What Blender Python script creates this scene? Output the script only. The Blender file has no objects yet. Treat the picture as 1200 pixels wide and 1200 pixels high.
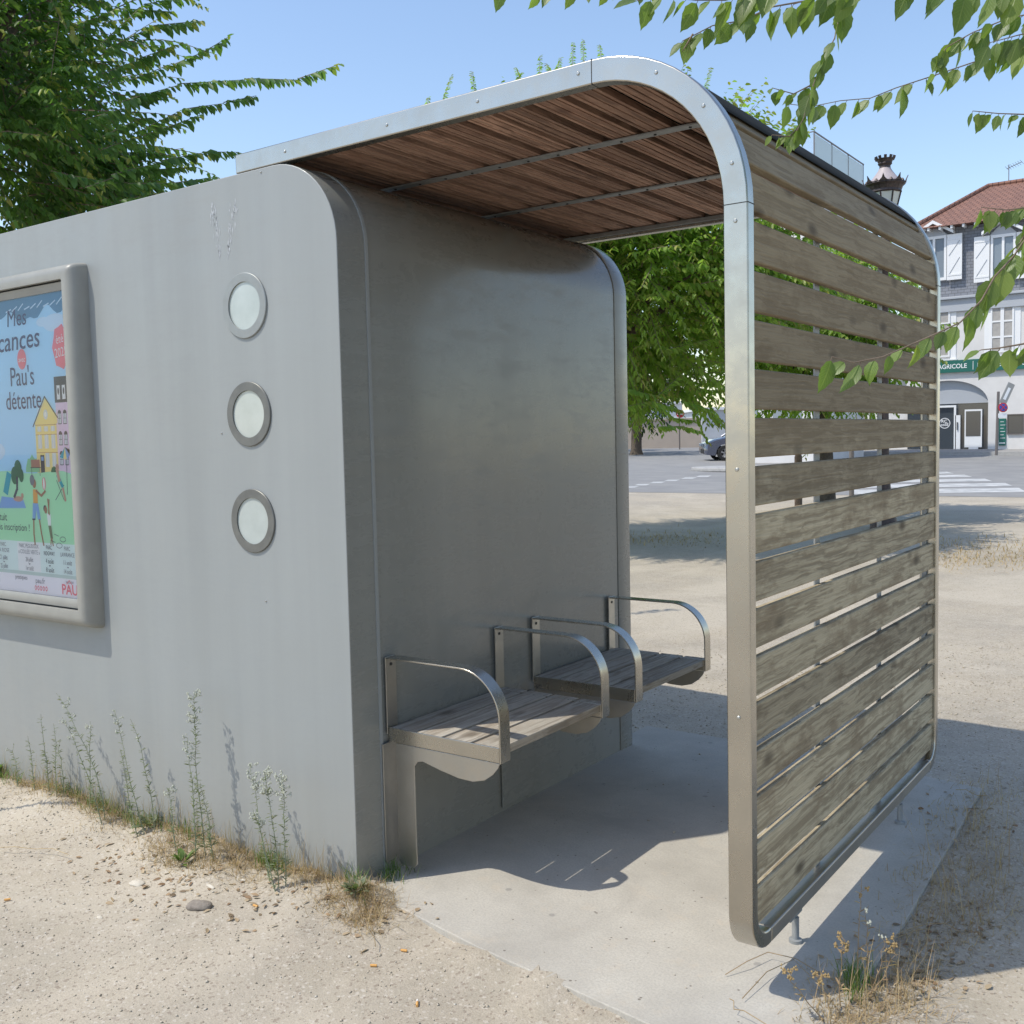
import bpy, bmesh, math, random
import numpy as np
from mathutils import Vector, Matrix
R = math.radians
rng = np.random.default_rng(7)
random.seed(7)
S = bpy.context.scene
COL = S.collection

# ------------------------------------------------------------------ camera
F_PX = 1213.93                      # focal length in pixels of a 1200 px picture
CAM = np.array([2.5128, -2.5446, 1.55])
yaw, pitch, roll = 0.61951, -0.06931, -0.02198
FW = np.array([-math.sin(yaw)*math.cos(pitch), math.cos(yaw)*math.cos(pitch), math.sin(pitch)])
r0 = np.array([math.cos(yaw), math.sin(yaw), 0.0]); u0 = np.cross(r0, FW)
RT = math.cos(roll)*r0 + math.sin(roll)*u0
UP = -math.sin(roll)*r0 + math.cos(roll)*u0
cd = bpy.data.cameras.new('camera'); cam = bpy.data.objects.new('camera', cd); COL.objects.link(cam)
cam.matrix_world = Matrix(((RT[0], UP[0], -FW[0], CAM[0]), (RT[1], UP[1], -FW[1], CAM[1]), (RT[2], UP[2], -FW[2], CAM[2]), (0, 0, 0, 1)))
cd.sensor_width = 36; cd.lens = 36*F_PX/1200; cd.clip_end = 2000; cd.clip_start = 0.05
S.camera = cam

# ------------------------------------------------------------------ light
KX, KY = 0.385, 0.50                # shadow offset per metre of height
SUN_EL = math.atan(1/math.hypot(KX, KY)); SUN_AZ = math.atan2(-KX, -KY)   # azimuth from +Y towards +X
w = bpy.data.worlds.new('World'); S.world = w; w.use_nodes = True
nt = w.node_tree; bg = nt.nodes['Background']
sky = nt.nodes.new('ShaderNodeTexSky'); sky.sky_type = 'NISHITA'; sky.sun_disc = False
sky.sun_elevation = SUN_EL; sky.sun_rotation = SUN_AZ; sky.altitude = 200
sky.air_density = 1.25; sky.dust_density = 0.8; sky.ozone_density = 3.0
tint = nt.nodes.new('ShaderNodeMix'); tint.data_type = 'RGBA'; tint.blend_type = 'MULTIPLY'; tint.inputs[0].default_value = 1; tint.inputs[7].default_value = (0.92, 0.875, 0.86, 1)
nt.links.new(sky.outputs[0], tint.inputs[6]); nt.links.new(tint.outputs[2], bg.inputs[0]); bg.inputs[1].default_value = 0.15
sd = bpy.data.lights.new('sun', 'SUN'); sun = bpy.data.objects.new('sun', sd); COL.objects.link(sun)
sd.energy = 2.3; sd.angle = R(0.53); sd.color = (1, 0.95, 0.84)
sun.rotation_euler = Vector((-KX, -KY, 1)).to_track_quat('Z', 'Y').to_euler()
S.view_settings.view_transform = 'Standard'; S.view_settings.look = 'None'
S.view_settings.exposure = 0.71; S.view_settings.gamma = 1
S.render.engine = 'CYCLES'

# ------------------------------------------------------------------ layout helpers
def gz(x, y):
    """height of the park and street: level near the shelter, rising gently beyond"""
    D = (x-CAM[0])*-0.5806 + (y-CAM[1])*0.8142
    return -0.03 + 0.0152*(min(max(D, 6.0), 62.0)-6.0)
def ray(px, py): return FW*F_PX + RT*(px-600) + UP*(600-py)
def at(px, py, D):
    d = ray(px, py)/F_PX; return Vector(CAM + d*D)
def bp(px, py, ax, v):
    d = ray(px, py); return Vector(CAM + d*((v-CAM[ax])/d[ax]))
def gp(px, py):
    """the ground point seen at a spot"""
    d = ray(px, py)/F_PX; z = 0.0
    for _ in range(60):
        t = (z-CAM[2])/d[2] if d[2] < -1e-4 else 150
        t = min(max(t, 0), 150)
        p = CAM + d*t; z = 0.5*z + 0.5*gz(p[0], p[1])
    return Vector(p)

# ------------------------------------------------------------------ mesh helpers
class MB:
    def __init__(s): s.v = []; s.f = []; s.m = []
    def add(s, vs, fs, m=0):
        o = len(s.v); s.v += [tuple(v) for v in vs]; s.f += [tuple(i+o for i in f) for f in fs]; s.m += [m]*len(fs); return s
    def box(s, a, b, m=0):
        x0, y0, z0 = a; x1, y1, z1 = b
        return s.add([(x0,y0,z0),(x1,y0,z0),(x1,y1,z0),(x0,y1,z0),(x0,y0,z1),(x1,y0,z1),(x1,y1,z1),(x0,y1,z1)],
                     [(0,3,2,1),(4,5,6,7),(0,1,5,4),(1,2,6,5),(2,3,7,6),(3,0,4,7)], m)
    def obox(s, o, ux, uy, uz, m=0):
        """box from corner o along three edge vectors"""
        o, ux, uy, uz = map(Vector, (o, ux, uy, uz))
        return s.add([o, o+ux, o+ux+uy, o+uy, o+uz, o+ux+uz, o+ux+uy+uz, o+uy+uz],
                     [(0,3,2,1),(4,5,6,7),(0,1,5,4),(1,2,6,5),(2,3,7,6),(3,0,4,7)], m)
    def tube(s, pts, rad, n=6, m=0, cap=True):
        pts = [Vector(p) for p in pts]; k = len(pts)
        if not hasattr(rad, '__len__'): rad = [rad]*k
        vs = []; fs = []; ref = None
        for i, p in enumerate(pts):
            t = (pts[min(i+1, k-1)]-pts[max(i-1, 0)])
            t = t.normalized() if t.length > 1e-9 else Vector((0, 0, 1))
            if ref is None:
                ref = Vector((1, 0, 0)) if abs(t.x) < 0.8 else Vector((0, 1, 0))
            a = (ref - t*ref.dot(t)).normalized(); ref = a; b = t.cross(a)
            for j in range(n):
                q = 2*math.pi*j/n; vs.append(p + (a*math.cos(q)+b*math.sin(q))*rad[i])
        for i in range(k-1):
            for j in range(n):
                j2 = (j+1) % n; fs.append((i*n+j, i*n+j2, (i+1)*n+j2, (i+1)*n+j))
        if cap: fs += [tuple(range(n))[::-1], tuple((k-1)*n+j for j in range(n))]
        return s.add(vs, fs, m)
    def prism(s, poly, d, m=0):
        """polygon (list of 3d points) extruded along vector d"""
        d = Vector(d); n = len(poly); P = [Vector(p) for p in poly]
        s.add(P+[p+d for p in P], [tuple(range(n)), tuple(range(2*n-1, n-1, -1))]+[((i+1) % n, i, n+i, n+(i+1) % n) for i in range(n)], m)
        return s
    def lathe(s, c, prof, n=24, m=0, axis='z'):
        c = Vector(c); vs = []; fs = []
        for (r_, h) in prof:
            for j in range(n):
                q = 2*math.pi*j/n; a, b = r_*math.cos(q), r_*math.sin(q)
                vs.append(c + (Vector((a, b, h)) if axis == 'z' else Vector((a, h, b)) if axis == 'y' else Vector((h, a, b))))
        for i in range(len(prof)-1):
            for j in range(n):
                j2 = (j+1) % n; fs.append((i*n+j, i*n+j2, (i+1)*n+j2, (i+1)*n+j))
        fs += [tuple(range(n)), tuple((len(prof)-1)*n+j for j in range(n))][:2]
        return s.add(vs, fs, m)
    def build(s, name, mats, parent=None, smooth=False, bevel=0, label=None, seg=2):
        me = bpy.data.meshes.new(name); me.from_pydata(s.v, [], s.f)
        if not isinstance(mats, (list, tuple)): mats = [mats]
        for m in mats: me.materials.append(m)
        if len(mats) > 1: me.polygons.foreach_set('material_index', s.m)
        bm = bmesh.new(); bm.from_mesh(me); bmesh.ops.recalc_face_normals(bm, faces=bm.faces)
        if bevel:
            es = [e for e in bm.edges if len(e.link_faces) == 2 and e.calc_face_angle(0) > 0.6]
            bmesh.ops.bevel(bm, geom=es, offset=bevel, segments=seg, affect='EDGES', profile=0.5)
        bm.to_mesh(me); bm.free()
        if smooth:
            me.polygons.foreach_set('use_smooth', [True]*len(me.polygons))
            try: me.set_sharp_from_angle(angle=R(38))
            except Exception: pass
        me.update()
        o = bpy.data.objects.new(name, me); COL.objects.link(o)
        if parent: o.parent = parent
        if label: o['label'] = label
        return o
def tag(o, label, cat, group=None):
    o['label'] = label; o['category'] = cat
    if group: o['group'] = group
    return o
def structure(o): o['kind'] = 'structure'; return o
def stuff(o, label=None, cat=None):
    o['kind'] = 'stuff'
    if label: o['label'] = label
    if cat: o['category'] = cat
    return o
def thing(name, label, cat, loc=(0, 0, 0), group=None):
    """an Empty at the thing's base; parts are modelled in world space and keep their place"""
    o = bpy.data.objects.new(name, None); COL.objects.link(o); o.location = loc; o.empty_display_size = 0.1
    return tag(o, label, cat, group)
def adopt(root):
    """children modelled in world coordinates keep their place under a moved root"""
    inv = Matrix.Translation(root.location).inverted()
    for c in root.children: c.matrix_parent_inverse = inv

# ------------------------------------------------------------------ materials
def mat(name, col=(0.5, 0.5, 0.5), rough=0.6, metal=0.0, **kw):
    m = bpy.data.materials.new(name); m.use_nodes = True
    b = m.node_tree.nodes['Principled BSDF']
    b.inputs['Base Color'].default_value = (*col, 1); b.inputs['Roughness'].default_value = rough; b.inputs['Metallic'].default_value = metal
    for k, v in kw.items(): b.inputs[k.replace('_', ' ')].default_value = v
    return m
class N:
    """small node-building helper"""
    def __init__(s, m): s.m = m; s.t = m.node_tree; s.b = s.t.nodes['Principled BSDF']; s.co = None
    def n(s, typ, **kw):
        nd = s.t.nodes.new(typ)
        for k, v in kw.items(): setattr(nd, k, v)
        return nd
    def link(s, a, b): s.t.links.new(a, b)
    def coords(s, scale=(1, 1, 1), loc=(0, 0, 0), rot=(0, 0, 0)):
        if s.co is None: s.co = s.n('ShaderNodeNewGeometry').outputs['Position']
        mp = s.n('ShaderNodeMapping'); s.link(s.co, mp.inputs[0]); mp.inputs['Scale'].default_value = scale
        mp.inputs['Location'].default_value = loc; mp.inputs['Rotation'].default_value = rot
        return mp.outputs[0]
    def noise(s, sc=5, det=4, rough=0.55, vec=None, dist=0):
        nd = s.n('ShaderNodeTexNoise'); s.link(vec or s.coords(), nd.inputs['Vector'])
        nd.inputs['Scale'].default_value = sc; nd.inputs['Detail'].default_value = det; nd.inputs['Roughness'].default_value = rough; nd.inputs['Distortion'].default_value = dist
        return nd.outputs['Fac']
    def voro(s, sc=5, vec=None, out='Distance', feat='F1', rnd=1):
        nd = s.n('ShaderNodeTexVoronoi', feature=feat); s.link(vec or s.coords(), nd.inputs['Vector']); nd.inputs['Scale'].default_value = sc
        nd.inputs['Randomness'].default_value = rnd
        return nd.outputs[out]
    def ramp(s, fac, stops):
        nd = s.n('ShaderNodeValToRGB'); s.link(fac, nd.inputs[0]); e = nd.color_ramp.elements
        while len(e) < len(stops): e.new(0.5)
        for i, (p, c) in enumerate(stops):
            e[i].position = p; e[i].color = (c, c, c, 1) if not hasattr(c, '__len__') else (*c, 1)
        return nd.outputs[0]
    def mix(s, fac, a, b, mode='MIX'):
        nd = s.n('ShaderNodeMix', data_type='RGBA', blend_type=mode)
        for inp, v in ((nd.inputs[0], fac), (nd.inputs[6], a), (nd.inputs[7], b)):
            if hasattr(v, 'links') or hasattr(v, 'is_linked'): s.link(v, inp)
            elif hasattr(v, '__len__'): inp.default_value = (*v, 1)
            else: inp.default_value = v if inp.type != 'RGBA' else (v, v, v, 1)
        return nd.outputs[2]
    def math(s, op, a, b=0.5):
        nd = s.n('ShaderNodeMath', operation=op)
        for inp, v in ((nd.inputs[0], a), (nd.inputs[1], b)):
            if hasattr(v, 'is_linked'): s.link(v, inp)
            else: inp.default_value = v
        return nd.outputs[0]
    def color(s, c): s.link(c, s.b.inputs['Base Color'])
    def rough(s, c): s.link(c, s.b.inputs['Roughness'])
    def bump(s, h, strength=0.3, dist=0.01):
        nd = s.n('ShaderNodeBump'); nd.inputs['Strength'].default_value = strength; nd.inputs['Distance'].default_value = dist
        s.link(h, nd.inputs['Height']); s.link(nd.outputs[0], s.b.inputs['Normal'])
    def island(s): return s.n('ShaderNodeNewGeometry').outputs['Random Per Island']

def m_noise(name, c1, c2, sc=8, rough=0.7, det=5, bump=0, bsc=60, metal=0, **kw):
    m = mat(name, c1, rough, metal, **kw); q = N(m)
    q.color(q.mix(q.ramp(q.noise(sc, det), [(0.35, 0), (0.65, 1)]), c1, c2))
    if bump: q.bump(q.noise(bsc, 4), bump, 0.005)
    return m

# painted grey metal with rain streaks, dust near the ground, scuffs
def paint(name, c, rough, coat, streak=0.2):
    m = mat(name, c, rough); q = N(m)
    st = q.noise(1.0, 5, 0.6, q.coords((9, 9, 0.35)))
    bl = q.noise(1.3, 3)
    base = q.mix(q.ramp(st, [(0.3, 0), (0.75, 1)]), tuple(x*(1-streak*0.45) for x in c), tuple(min(1, x*(1+streak*0.45)) for x in c))
    st2 = q.ramp(q.noise(1.0, 3, 0.5, q.coords((3.2, 3.2, 0.22), loc=(3, 1, 0))), [(0.56, 0), (0.70, 1)]); base = q.mix(q.math('MULTIPLY', st2, 0.35), base, tuple(x*0.72 for x in c))
    base = q.mix(q.math('MULTIPLY', q.ramp(bl, [(0.4, 0), (0.7, 1)]), 0.5), base, tuple(x*0.93 for x in c))
    # dust splashed on the lowest half metre
    sep = q.n('ShaderNodeSeparateXYZ'); q.link(q.coords(), sep.inputs[0])
    z = q.math('ADD', sep.outputs[2], q.math('MULTIPLY', q.noise(6, 5), 0.35))
    q.color(q.mix(q.ramp(z, [(0.15, 0.32), (0.75, 0)]), base, (0.36, 0.33, 0.28)))
    sp = q.voro(22, out='Distance'); spots = q.ramp(sp, [(0.02, 1), (0.05, 0)])
    q.rough(q.mix(q.ramp(q.noise(5, 6, 0.7), [(0.35, 0), (0.7, 1)]), rough*0.8, min(1, rough*1.35)))
    sc_ = q.noise(1.0, 4, 0.8, q.coords((3, 3, 14), rot=(0.5, 0.2, 0.1))); pt = q.noise(2.1, 3, 0.6)
    q.rough(q.math('ADD', q.math('MULTIPLY', q.ramp(sc_, [(0.50, 0), (0.62, 1)]), 0.12), q.ramp(q.noise(3.5, 6, 0.75), [(0.3, rough*0.75), (0.7, min(1, rough*1.45))])))
    q.bump(q.noise(3.0, 2), 0.1, 0.02)
    q.b.inputs['Coat Weight'].default_value = coat; q.b.inputs['Coat Roughness'].default_value = 0.12
    return m
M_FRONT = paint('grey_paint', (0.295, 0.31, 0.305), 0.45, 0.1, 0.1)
M_SIDE = paint('grey_gloss_paint_shaded', (0.245, 0.25, 0.23), 0.24, 0.4, 0.12)  # darker, glossier copy of the front paint, with shade put into its colour

def steel(name, c=(0.62, 0.61, 0.58), rough=0.34, ax=(2, 2, 60)):
    m = mat(name, c, rough, 1.0); q = N(m)
    g = q.noise(14.0, 5, 0.7)
    q.color(q.mix(q.ramp(q.noise(7, 5, 0.65), [(0.35, 0), (0.75, 1)]), c, tuple(x*0.82 for x in c)))
    q.rough(q.mix(q.ramp(g, [(0.3, 0), (0.7, 1)]), rough*0.82, rough*1.25))
    return m
M_STEEL = steel('brushed_steel', (0.53, 0.50, 0.44), 0.27)
M_STEEL2 = steel('dull_steel', (0.50, 0.48, 0.44), 0.4, (30, 2, 30))
M_GALV = m_noise('galvanised_steel', (0.36, 0.37, 0.37), (0.28, 0.29, 0.29), 25, 0.55, metal=0.35)
M_BOLT = mat('bolt_steel', (0.45, 0.45, 0.43), 0.4, 1.0)
M_DARKHOLE = mat('dark_rubber', (0.03, 0.03, 0.03), 0.8)

def wood(name, light, dark, brown, stain=0.5, groove=False, rough=0.85):
    """weathered softwood boards with the grain along Y"""
    m = mat(name, light, rough); q = N(m)
    isl = q.island()
    off = q.n('ShaderNodeCombineXYZ'); q.link(q.math('MULTIPLY', isl, 37.0), off.inputs[0]); q.link(q.math('MULTIPLY', isl, 91.0), off.inputs[1]); q.link(q.math('MULTIPLY', isl, 53.0), off.inputs[2])
    vadd = q.n('ShaderNodeVectorMath', operation='ADD'); q.link(q.coords(), vadd.inputs[0]); q.link(off.outputs[0], vadd.inputs[1])
    q.co = vadd.outputs[0]
    warp = q.noise(1.0, 3, 0.5, q.coords((9, 2.2, 9)))
    comb = q.n('ShaderNodeVectorMath', operation='MULTIPLY_ADD'); q.link(q.coords((1, 1, 1)), comb.inputs[0]); comb.inputs[1].default_value = (60, 1.3, 60)
    wv = q.n('ShaderNodeCombineXYZ')
    for i in range(3): q.link(q.math('MULTIPLY', warp, 4.5), wv.inputs[i])
    q.link(wv.outputs[0], comb.inputs[2])
    grain = q.noise(1.0, 5, 0.65, comb.outputs[0])
    fine = q.noise(1.0, 3, 0.6, q.coords((210, 5, 210)))
    patch = q.noise(1.0, 5, 0.72, q.coords((9, 3.2, 9)))
    knot = q.voro(1.0, q.coords((7, 3.4, 7)))
    c = q.mix(q.ramp(grain, [(0.41, 0), (0.55, 1)]), dark, light)
    c = q.mix(q.math('MULTIPLY', q.ramp(fine, [(0.35, 1), (0.6, 0)]), 0.45), c, dark)
    c = q.mix(q.math('MULTIPLY', q.ramp(patch, [(0.50, 0), (0.62, 1)]), stain), c, brown)
    if name.startswith('weathered'):      # upper boards browner: algae and damp, plus shade put into the colour
        sp_ = q.n('ShaderNodeSeparateXYZ'); q.link(q.n('ShaderNodeNewGeometry').outputs['Position'], sp_.inputs[0])
        up_ = q.math('ADD', q.math('MULTIPLY', sp_.outputs[2], 0.5), q.math('MULTIPLY', q.noise(3.0, 4, 0.7), 0.5)); c = q.mix(q.ramp(up_, [(0.85, 0), (1.2, 0.62)]), c, (0.17, 0.122, 0.065))
    c = q.mix(q.ramp(knot, [(0.06, 0.85), (0.20, 0)]), c, tuple(x*0.42 for x in brown))
    v = q.ramp(isl, [(0, 0.78), (0.5, 1.0), (1, 1.16)])
    c = q.mix(1.0, c, v, 'MULTIPLY')
    q.color(c)
    q.bump(q.math('ADD', grain, q.math('MULTIPLY', fine, 0.5)), 0.7, 0.005)
    return m
M_BOARD = wood('weathered_screen_wood', (0.47, 0.395, 0.265), (0.255, 0.205, 0.13), (0.185, 0.132, 0.075), 0.6)
M_ROOFW = wood('reddish_roof_wood', (0.54, 0.335, 0.24), (0.26, 0.155, 0.11), (0.38, 0.21, 0.145), 0.5)
M_SEATW = wood('grey_bench_wood', (0.45, 0.41, 0.345), (0.26, 0.225, 0.18), (0.33, 0.26, 0.19), 0.45)
M_SHEET = m_noise('dark_roof_sheet', (0.02, 0.022, 0.02), (0.03, 0.03, 0.028), 6, 0.85, Specular_IOR_Level=0.1)

# ground
def ground_mat():
    m = mat('sandy_gravel', (0.5, 0.42, 0.34), 0.95); q = N(m)
    a = q.noise(0.9, 6, 0.6); b = q.noise(11, 6, 0.7); c = q.noise(95, 4, 0.7)
    col = q.mix(q.ramp(a, [(0.38, 0), (0.66, 1)]), (0.47, 0.405, 0.305), (0.36, 0.32, 0.255))
    col = q.mix(q.ramp(q.noise(2.6, 5, 0.65, dist=0.6), [(0.5, 0), (0.72, 0.55)]), col, (0.33, 0.30, 0.25))
    col = q.mix(q.math('MULTIPLY', q.ramp(b, [(0.42, 0), (0.7, 1)]), 0.55), col, (0.52, 0.45, 0.365))
    col = q.mix(q.math('MULTIPLY', q.ramp(c, [(0.38, 1), (0.55, 0)]), 0.35), col, (0.29, 0.24, 0.18))
    col = q.mix(q.math('MULTIPLY', q.ramp(q.noise(260, 3, 0.7), [(0.42, 1), (0.52, 0)]), 0.4), col, (0.24, 0.2, 0.16))
    col = q.mix(q.ramp(q.noise(0.55, 4, 0.6, dist=1.2), [(0.45, 0), (0.6, 0.6)]), col, (0.50, 0.44, 0.35))
    v = q.voro(120, out='Color'); sepc = q.n('ShaderNodeSeparateColor'); q.link(v, sepc.inputs[0])
    col = q.mix(q.ramp(sepc.outputs[0], [(0.93, 0), (0.95, 0.45)]), col, (0.58, 0.53, 0.46))
    col = q.mix(q.ramp(sepc.outputs[1], [(0.92, 0), (0.95, 0.6)]), col, (0.22, 0.17, 0.13))
    q.color(col)
    h = q.math('ADD', q.noise(26, 5, 0.7), q.math('MULTIPLY', q.voro(140), 0.4))
    q.bump(h, 0.32, 0.008)
    return m
M_GROUND = ground_mat()
def concrete_mat():
    m = mat('concrete', (0.5, 0.48, 0.44), 0.9); q = N(m)
    a = q.noise(2.2, 6, 0.65); c = q.noise(130, 3, 0.7)
    col = q.mix(q.ramp(a, [(0.35, 0), (0.68, 1)]), (0.52, 0.485, 0.42), (0.40, 0.37, 0.32))
    col = q.mix(q.ramp(q.noise(0.9, 6, 0.75, dist=0.8), [(0.48, 0), (0.66, 0.5)]), col, (0.33, 0.30, 0.26))
    col = q.mix(q.math('MULTIPLY', q.ramp(c, [(0.4, 1), (0.55, 0)]), 0.35), col, (0.3, 0.28, 0.25))
    d = q.voro(26, out='Distance'); sz = q.noise(9, 2)
    pit = q.ramp(q.math('SUBTRACT', d, q.math('MULTIPLY', q.ramp(sz, [(0.5, 0), (0.8, 1)]), 0.12)), [(0.03, 1), (0.07, 0)])
    col = q.mix(q.math('MULTIPLY', pit, 0.85), col, (0.17, 0.145, 0.12))
    gum = q.ramp(q.voro(4.2, out='Distance'), [(0.045, 0.5), (0.06, 0)]); col = q.mix(gum, col, (0.20, 0.19, 0.18))
    lf = q.noise(5.5, 5, 0.75); col = q.mix(q.ramp(lf, [(0.55, 0), (0.75, 0.55)]), col, (0.52, 0.44, 0.34))
    q.color(col); q.bump(q.math('SUBTRACT', q.noise(60, 5, 0.7), pit), 0.35, 0.004)
    return m
M_CONC = concrete_mat()
M_ASPH = m_noise('asphalt', (0.27, 0.262, 0.25), (0.22, 0.215, 0.21), 1.4, 0.9, bump=0.3)
M_MARK = m_noise('road_paint', (0.58, 0.57, 0.55), (0.36, 0.36, 0.35), 3, 0.7)
M_PAVE = m_noise('pavement_asphalt', (0.33, 0.31, 0.29), (0.27, 0.26, 0.25), 2, 0.9)
M_KERB = m_noise('kerb_stone', (0.42, 0.41, 0.39), (0.33, 0.32, 0.31), 5, 0.85)

def leafmat(name, cols, trans=0.35, rough=0.45, vein=False):
    m = mat(name, cols[0], rough); q = N(m)
    isl = q.island(); k = len(cols)
    c = q.ramp(isl, [(i/(k-1), cc) for i, cc in enumerate(cols)])
    if vein:
        c = q.mix(q.math('MULTIPLY', q.noise(60, 3), 0.25), c, tuple(x*0.6 for x in cols[0]))
        q.bump(q.noise(160, 2), 0.25, 0.002)
    q.color(c)
    tr = q.n('ShaderNodeBsdfTranslucent'); hs = q.mix(1.0, c, (1.5, 1.75, 0.6), 'MULTIPLY'); q.link(hs, tr.inputs[0])
    mx = q.n('ShaderNodeMixShader'); mx.inputs[0].default_value = trans
    out = q.t.nodes['Material Output']; q.link(q.b.outputs[0], mx.inputs[1]); q.link(tr.outputs[0], mx.inputs[2]); q.link(mx.outputs[0], out.inputs[0])
    return m
M_LEAF = leafmat('tree_leaf', [(0.075, 0.135, 0.03), (0.12, 0.20, 0.04), (0.16, 0.25, 0.055), (0.09, 0.165, 0.04)], 0.42)
M_LEAFY = leafmat('young_tree_leaf', [(0.24, 0.28, 0.06), (0.19, 0.26, 0.055), (0.34, 0.32, 0.09)])
M_LEAFC = leafmat('cool_tree_leaf', [(0.06, 0.125, 0.04), (0.09, 0.175, 0.05), (0.14, 0.235, 0.065), (0.07, 0.145, 0.045)], 0.45)
M_LEAFB = leafmat('bright_tree_leaf', [(0.16, 0.27, 0.06), (0.22, 0.33, 0.07), (0.28, 0.38, 0.09), (0.18, 0.29, 0.065)], 0.52)
M_LEAFD = leafmat('dark_tree_leaf', [(0.02, 0.05, 0.018), (0.035, 0.075, 0.022), (0.05, 0.09, 0.03)])
def veined(m):
    q = N(m); at_ = q.n('ShaderNodeAttribute'); at_.attribute_name = 'leafuv'; sx = q.n('ShaderNodeSeparateXYZ'); q.link(at_.outputs['Vector'], sx.inputs[0])
    av = q.math('ABSOLUTE', sx.outputs[1]); w_ = q.math('SINE', q.math('MULTIPLY', q.math('SUBTRACT', sx.outputs[0], q.math('MULTIPLY', av, 0.28)), 62.0))
    vein = q.ramp(w_, [(0.80, 0), (0.98, 1)]); rib = q.ramp(av, [(0.03, 1), (0.09, 0)]); allv = q.math('MAXIMUM', q.math('MULTIPLY', vein, 0.55), rib)
    old = q.b.inputs['Base Color'].links[0].from_socket; c = q.mix(q.math('MULTIPLY', allv, 0.55), old, (0.30, 0.36, 0.14)); c = q.mix(q.math('MULTIPLY', q.noise(40, 4, 0.7), 0.3), c, (0.07, 0.10, 0.02))
    for l in list(old.links): m.node_tree.links.remove(l) if l.to_node.type != 'MIX' or l.to_socket == q.b.inputs['Base Color'] else None
    q.link(c, q.b.inputs['Base Color'])
    for nd in m.node_tree.nodes:
        if nd.type == 'BSDF_TRANSLUCENT': q.link(q.mix(1.0, c, (1.5, 1.75, 0.6), 'MULTIPLY'), nd.inputs[0])
    q.bump(q.math('SUBTRACT', 0.0, allv), 0.35, 0.0015)
M_LEAFN = leafmat('near_leaf', [(0.15, 0.22, 0.06), (0.20, 0.28, 0.07), (0.11, 0.17, 0.055), (0.27, 0.33, 0.08)], 0.5, 0.4, True)
veined(M_LEAFN)
M_BARK = m_noise('bark', (0.13, 0.10, 0.075), (0.07, 0.055, 0.04), 18, 0.95, bump=0.6, bsc=40)
M_TWIG = m_noise('twig_bark', (0.23, 0.17, 0.12), (0.15, 0.11, 0.08), 40, 0.8)

# ------------------------------------------------------------------ setting: ground
def hnoise(x, y):
    return (math.sin(x*3.1+1.3)*math.cos(y*2.7+0.4)*0.5 + math.sin(x*7.3+y*5.1)*0.25 + math.sin(x*15.7-y*13.3+2)*0.16 + math.sin(x*31+y*27+1)*math.sin(y*37-x*11)*0.16)
FH = np.array([-0.5806, 0.8142]); RH = np.array([0.8142, 0.5806])
def from_dl(D, L): return CAM[0]+FH[0]*D+RH[0]*L, CAM[1]+FH[1]*D+RH[1]*L
def gh(x, y):
    D = (x-CAM[0])*FH[0]+(y-CAM[1])*FH[1]; L = (x-CAM[0])*RH[0]+(y-CAM[1])*RH[1]
    fade = max(0, min(1, (8.8-D)/1.5, (D+0.4)/0.3, (4.9-abs(L))/0.5))
    bank = 0.055*math.exp(-((y+0.05)/0.2)**2)*(1 if x < 0 else math.exp(-(x/0.12)**2)*0.3)
    bank += 0.025*math.exp(-((x-1.78)/0.15)**2)*(1 if y < 2.2 else 0)
    de = (y+0.02+0.145*x)/1.01
    if -0.6 < de and 0.0 < x < 1.75: bank += 0.046*math.exp(-(de/0.10)**2)*(0.75+0.35*math.sin(x*9+1)+0.2*math.sin(x*23))
    if y > -0.3: bank += 0.022*math.exp(-((x-1.66)/0.07)**2)*(0.8+0.4*math.sin(y*7))*(1 if y < 2.2 else 0)
    if 0.02 < x < 1.58 and de > 0.07 and y < 2.2: bank = -0.05
    return gz(x, y)+fade*(0.012*hnoise(x, y)+bank*(0.7+0.5*hnoise(x*2.2, y*2)))
def ontop(x, y):
    return 0.001 if (-0.05 < x < 1.63 and -0.02-0.14*x < y < 2.3) else gh(x, y)
def ground():
    Ds = [-60, -20, -3] + list(np.arange(-0.5, 9.01, 0.045)) + [10, 12, 16, 24, 40, 62, 120, 400]
    Ls = [-300, -80, -30, -10] + list(np.arange(-5, 5.01, 0.05)) + [10, 30, 80, 300]
    nd, nl = len(Ds), len(Ls); vs = []
    for D in Ds:
        for L in Ls:
            x, y = from_dl(D, L)
            vs.append((x, y, gh(x, y)))
    fs = [(i*nl+j, i*nl+j+1, (i+1)*nl+j+1, (i+1)*nl+j) for i in range(nd-1) for j in range(nl-1)]
    m = MB(); m.add(vs, fs)
    return structure(m.build('ground', M_GROUND, smooth=True))
ground()
def sheet(name, poly, m, lift, kind=True):
    """polygon draped on the ground (all its points lie beyond the level part)"""
    mb = MB(); mb.add([(p[0], p[1], gz(p[0], p[1])+lift) for p in poly], [tuple(range(len(poly)))])
    o = mb.build(name, m); return structure(o) if kind else o
# concrete slab
slab = [(-0.1, 2.33), (-0.1, 0.03), (0.13, -0.02), (0.62, -0.115), (1.07, -0.175), (1.66, -0.26), (1.655, 0.75), (1.60, 2.2), (0.9, 2.32)]
mb = MB(); mb.prism([(x, y, -0.13) for x, y in slab], (0, 0, 0.13)); structure(mb.build('concrete_slab', M_CONC, bevel=0.003))

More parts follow.
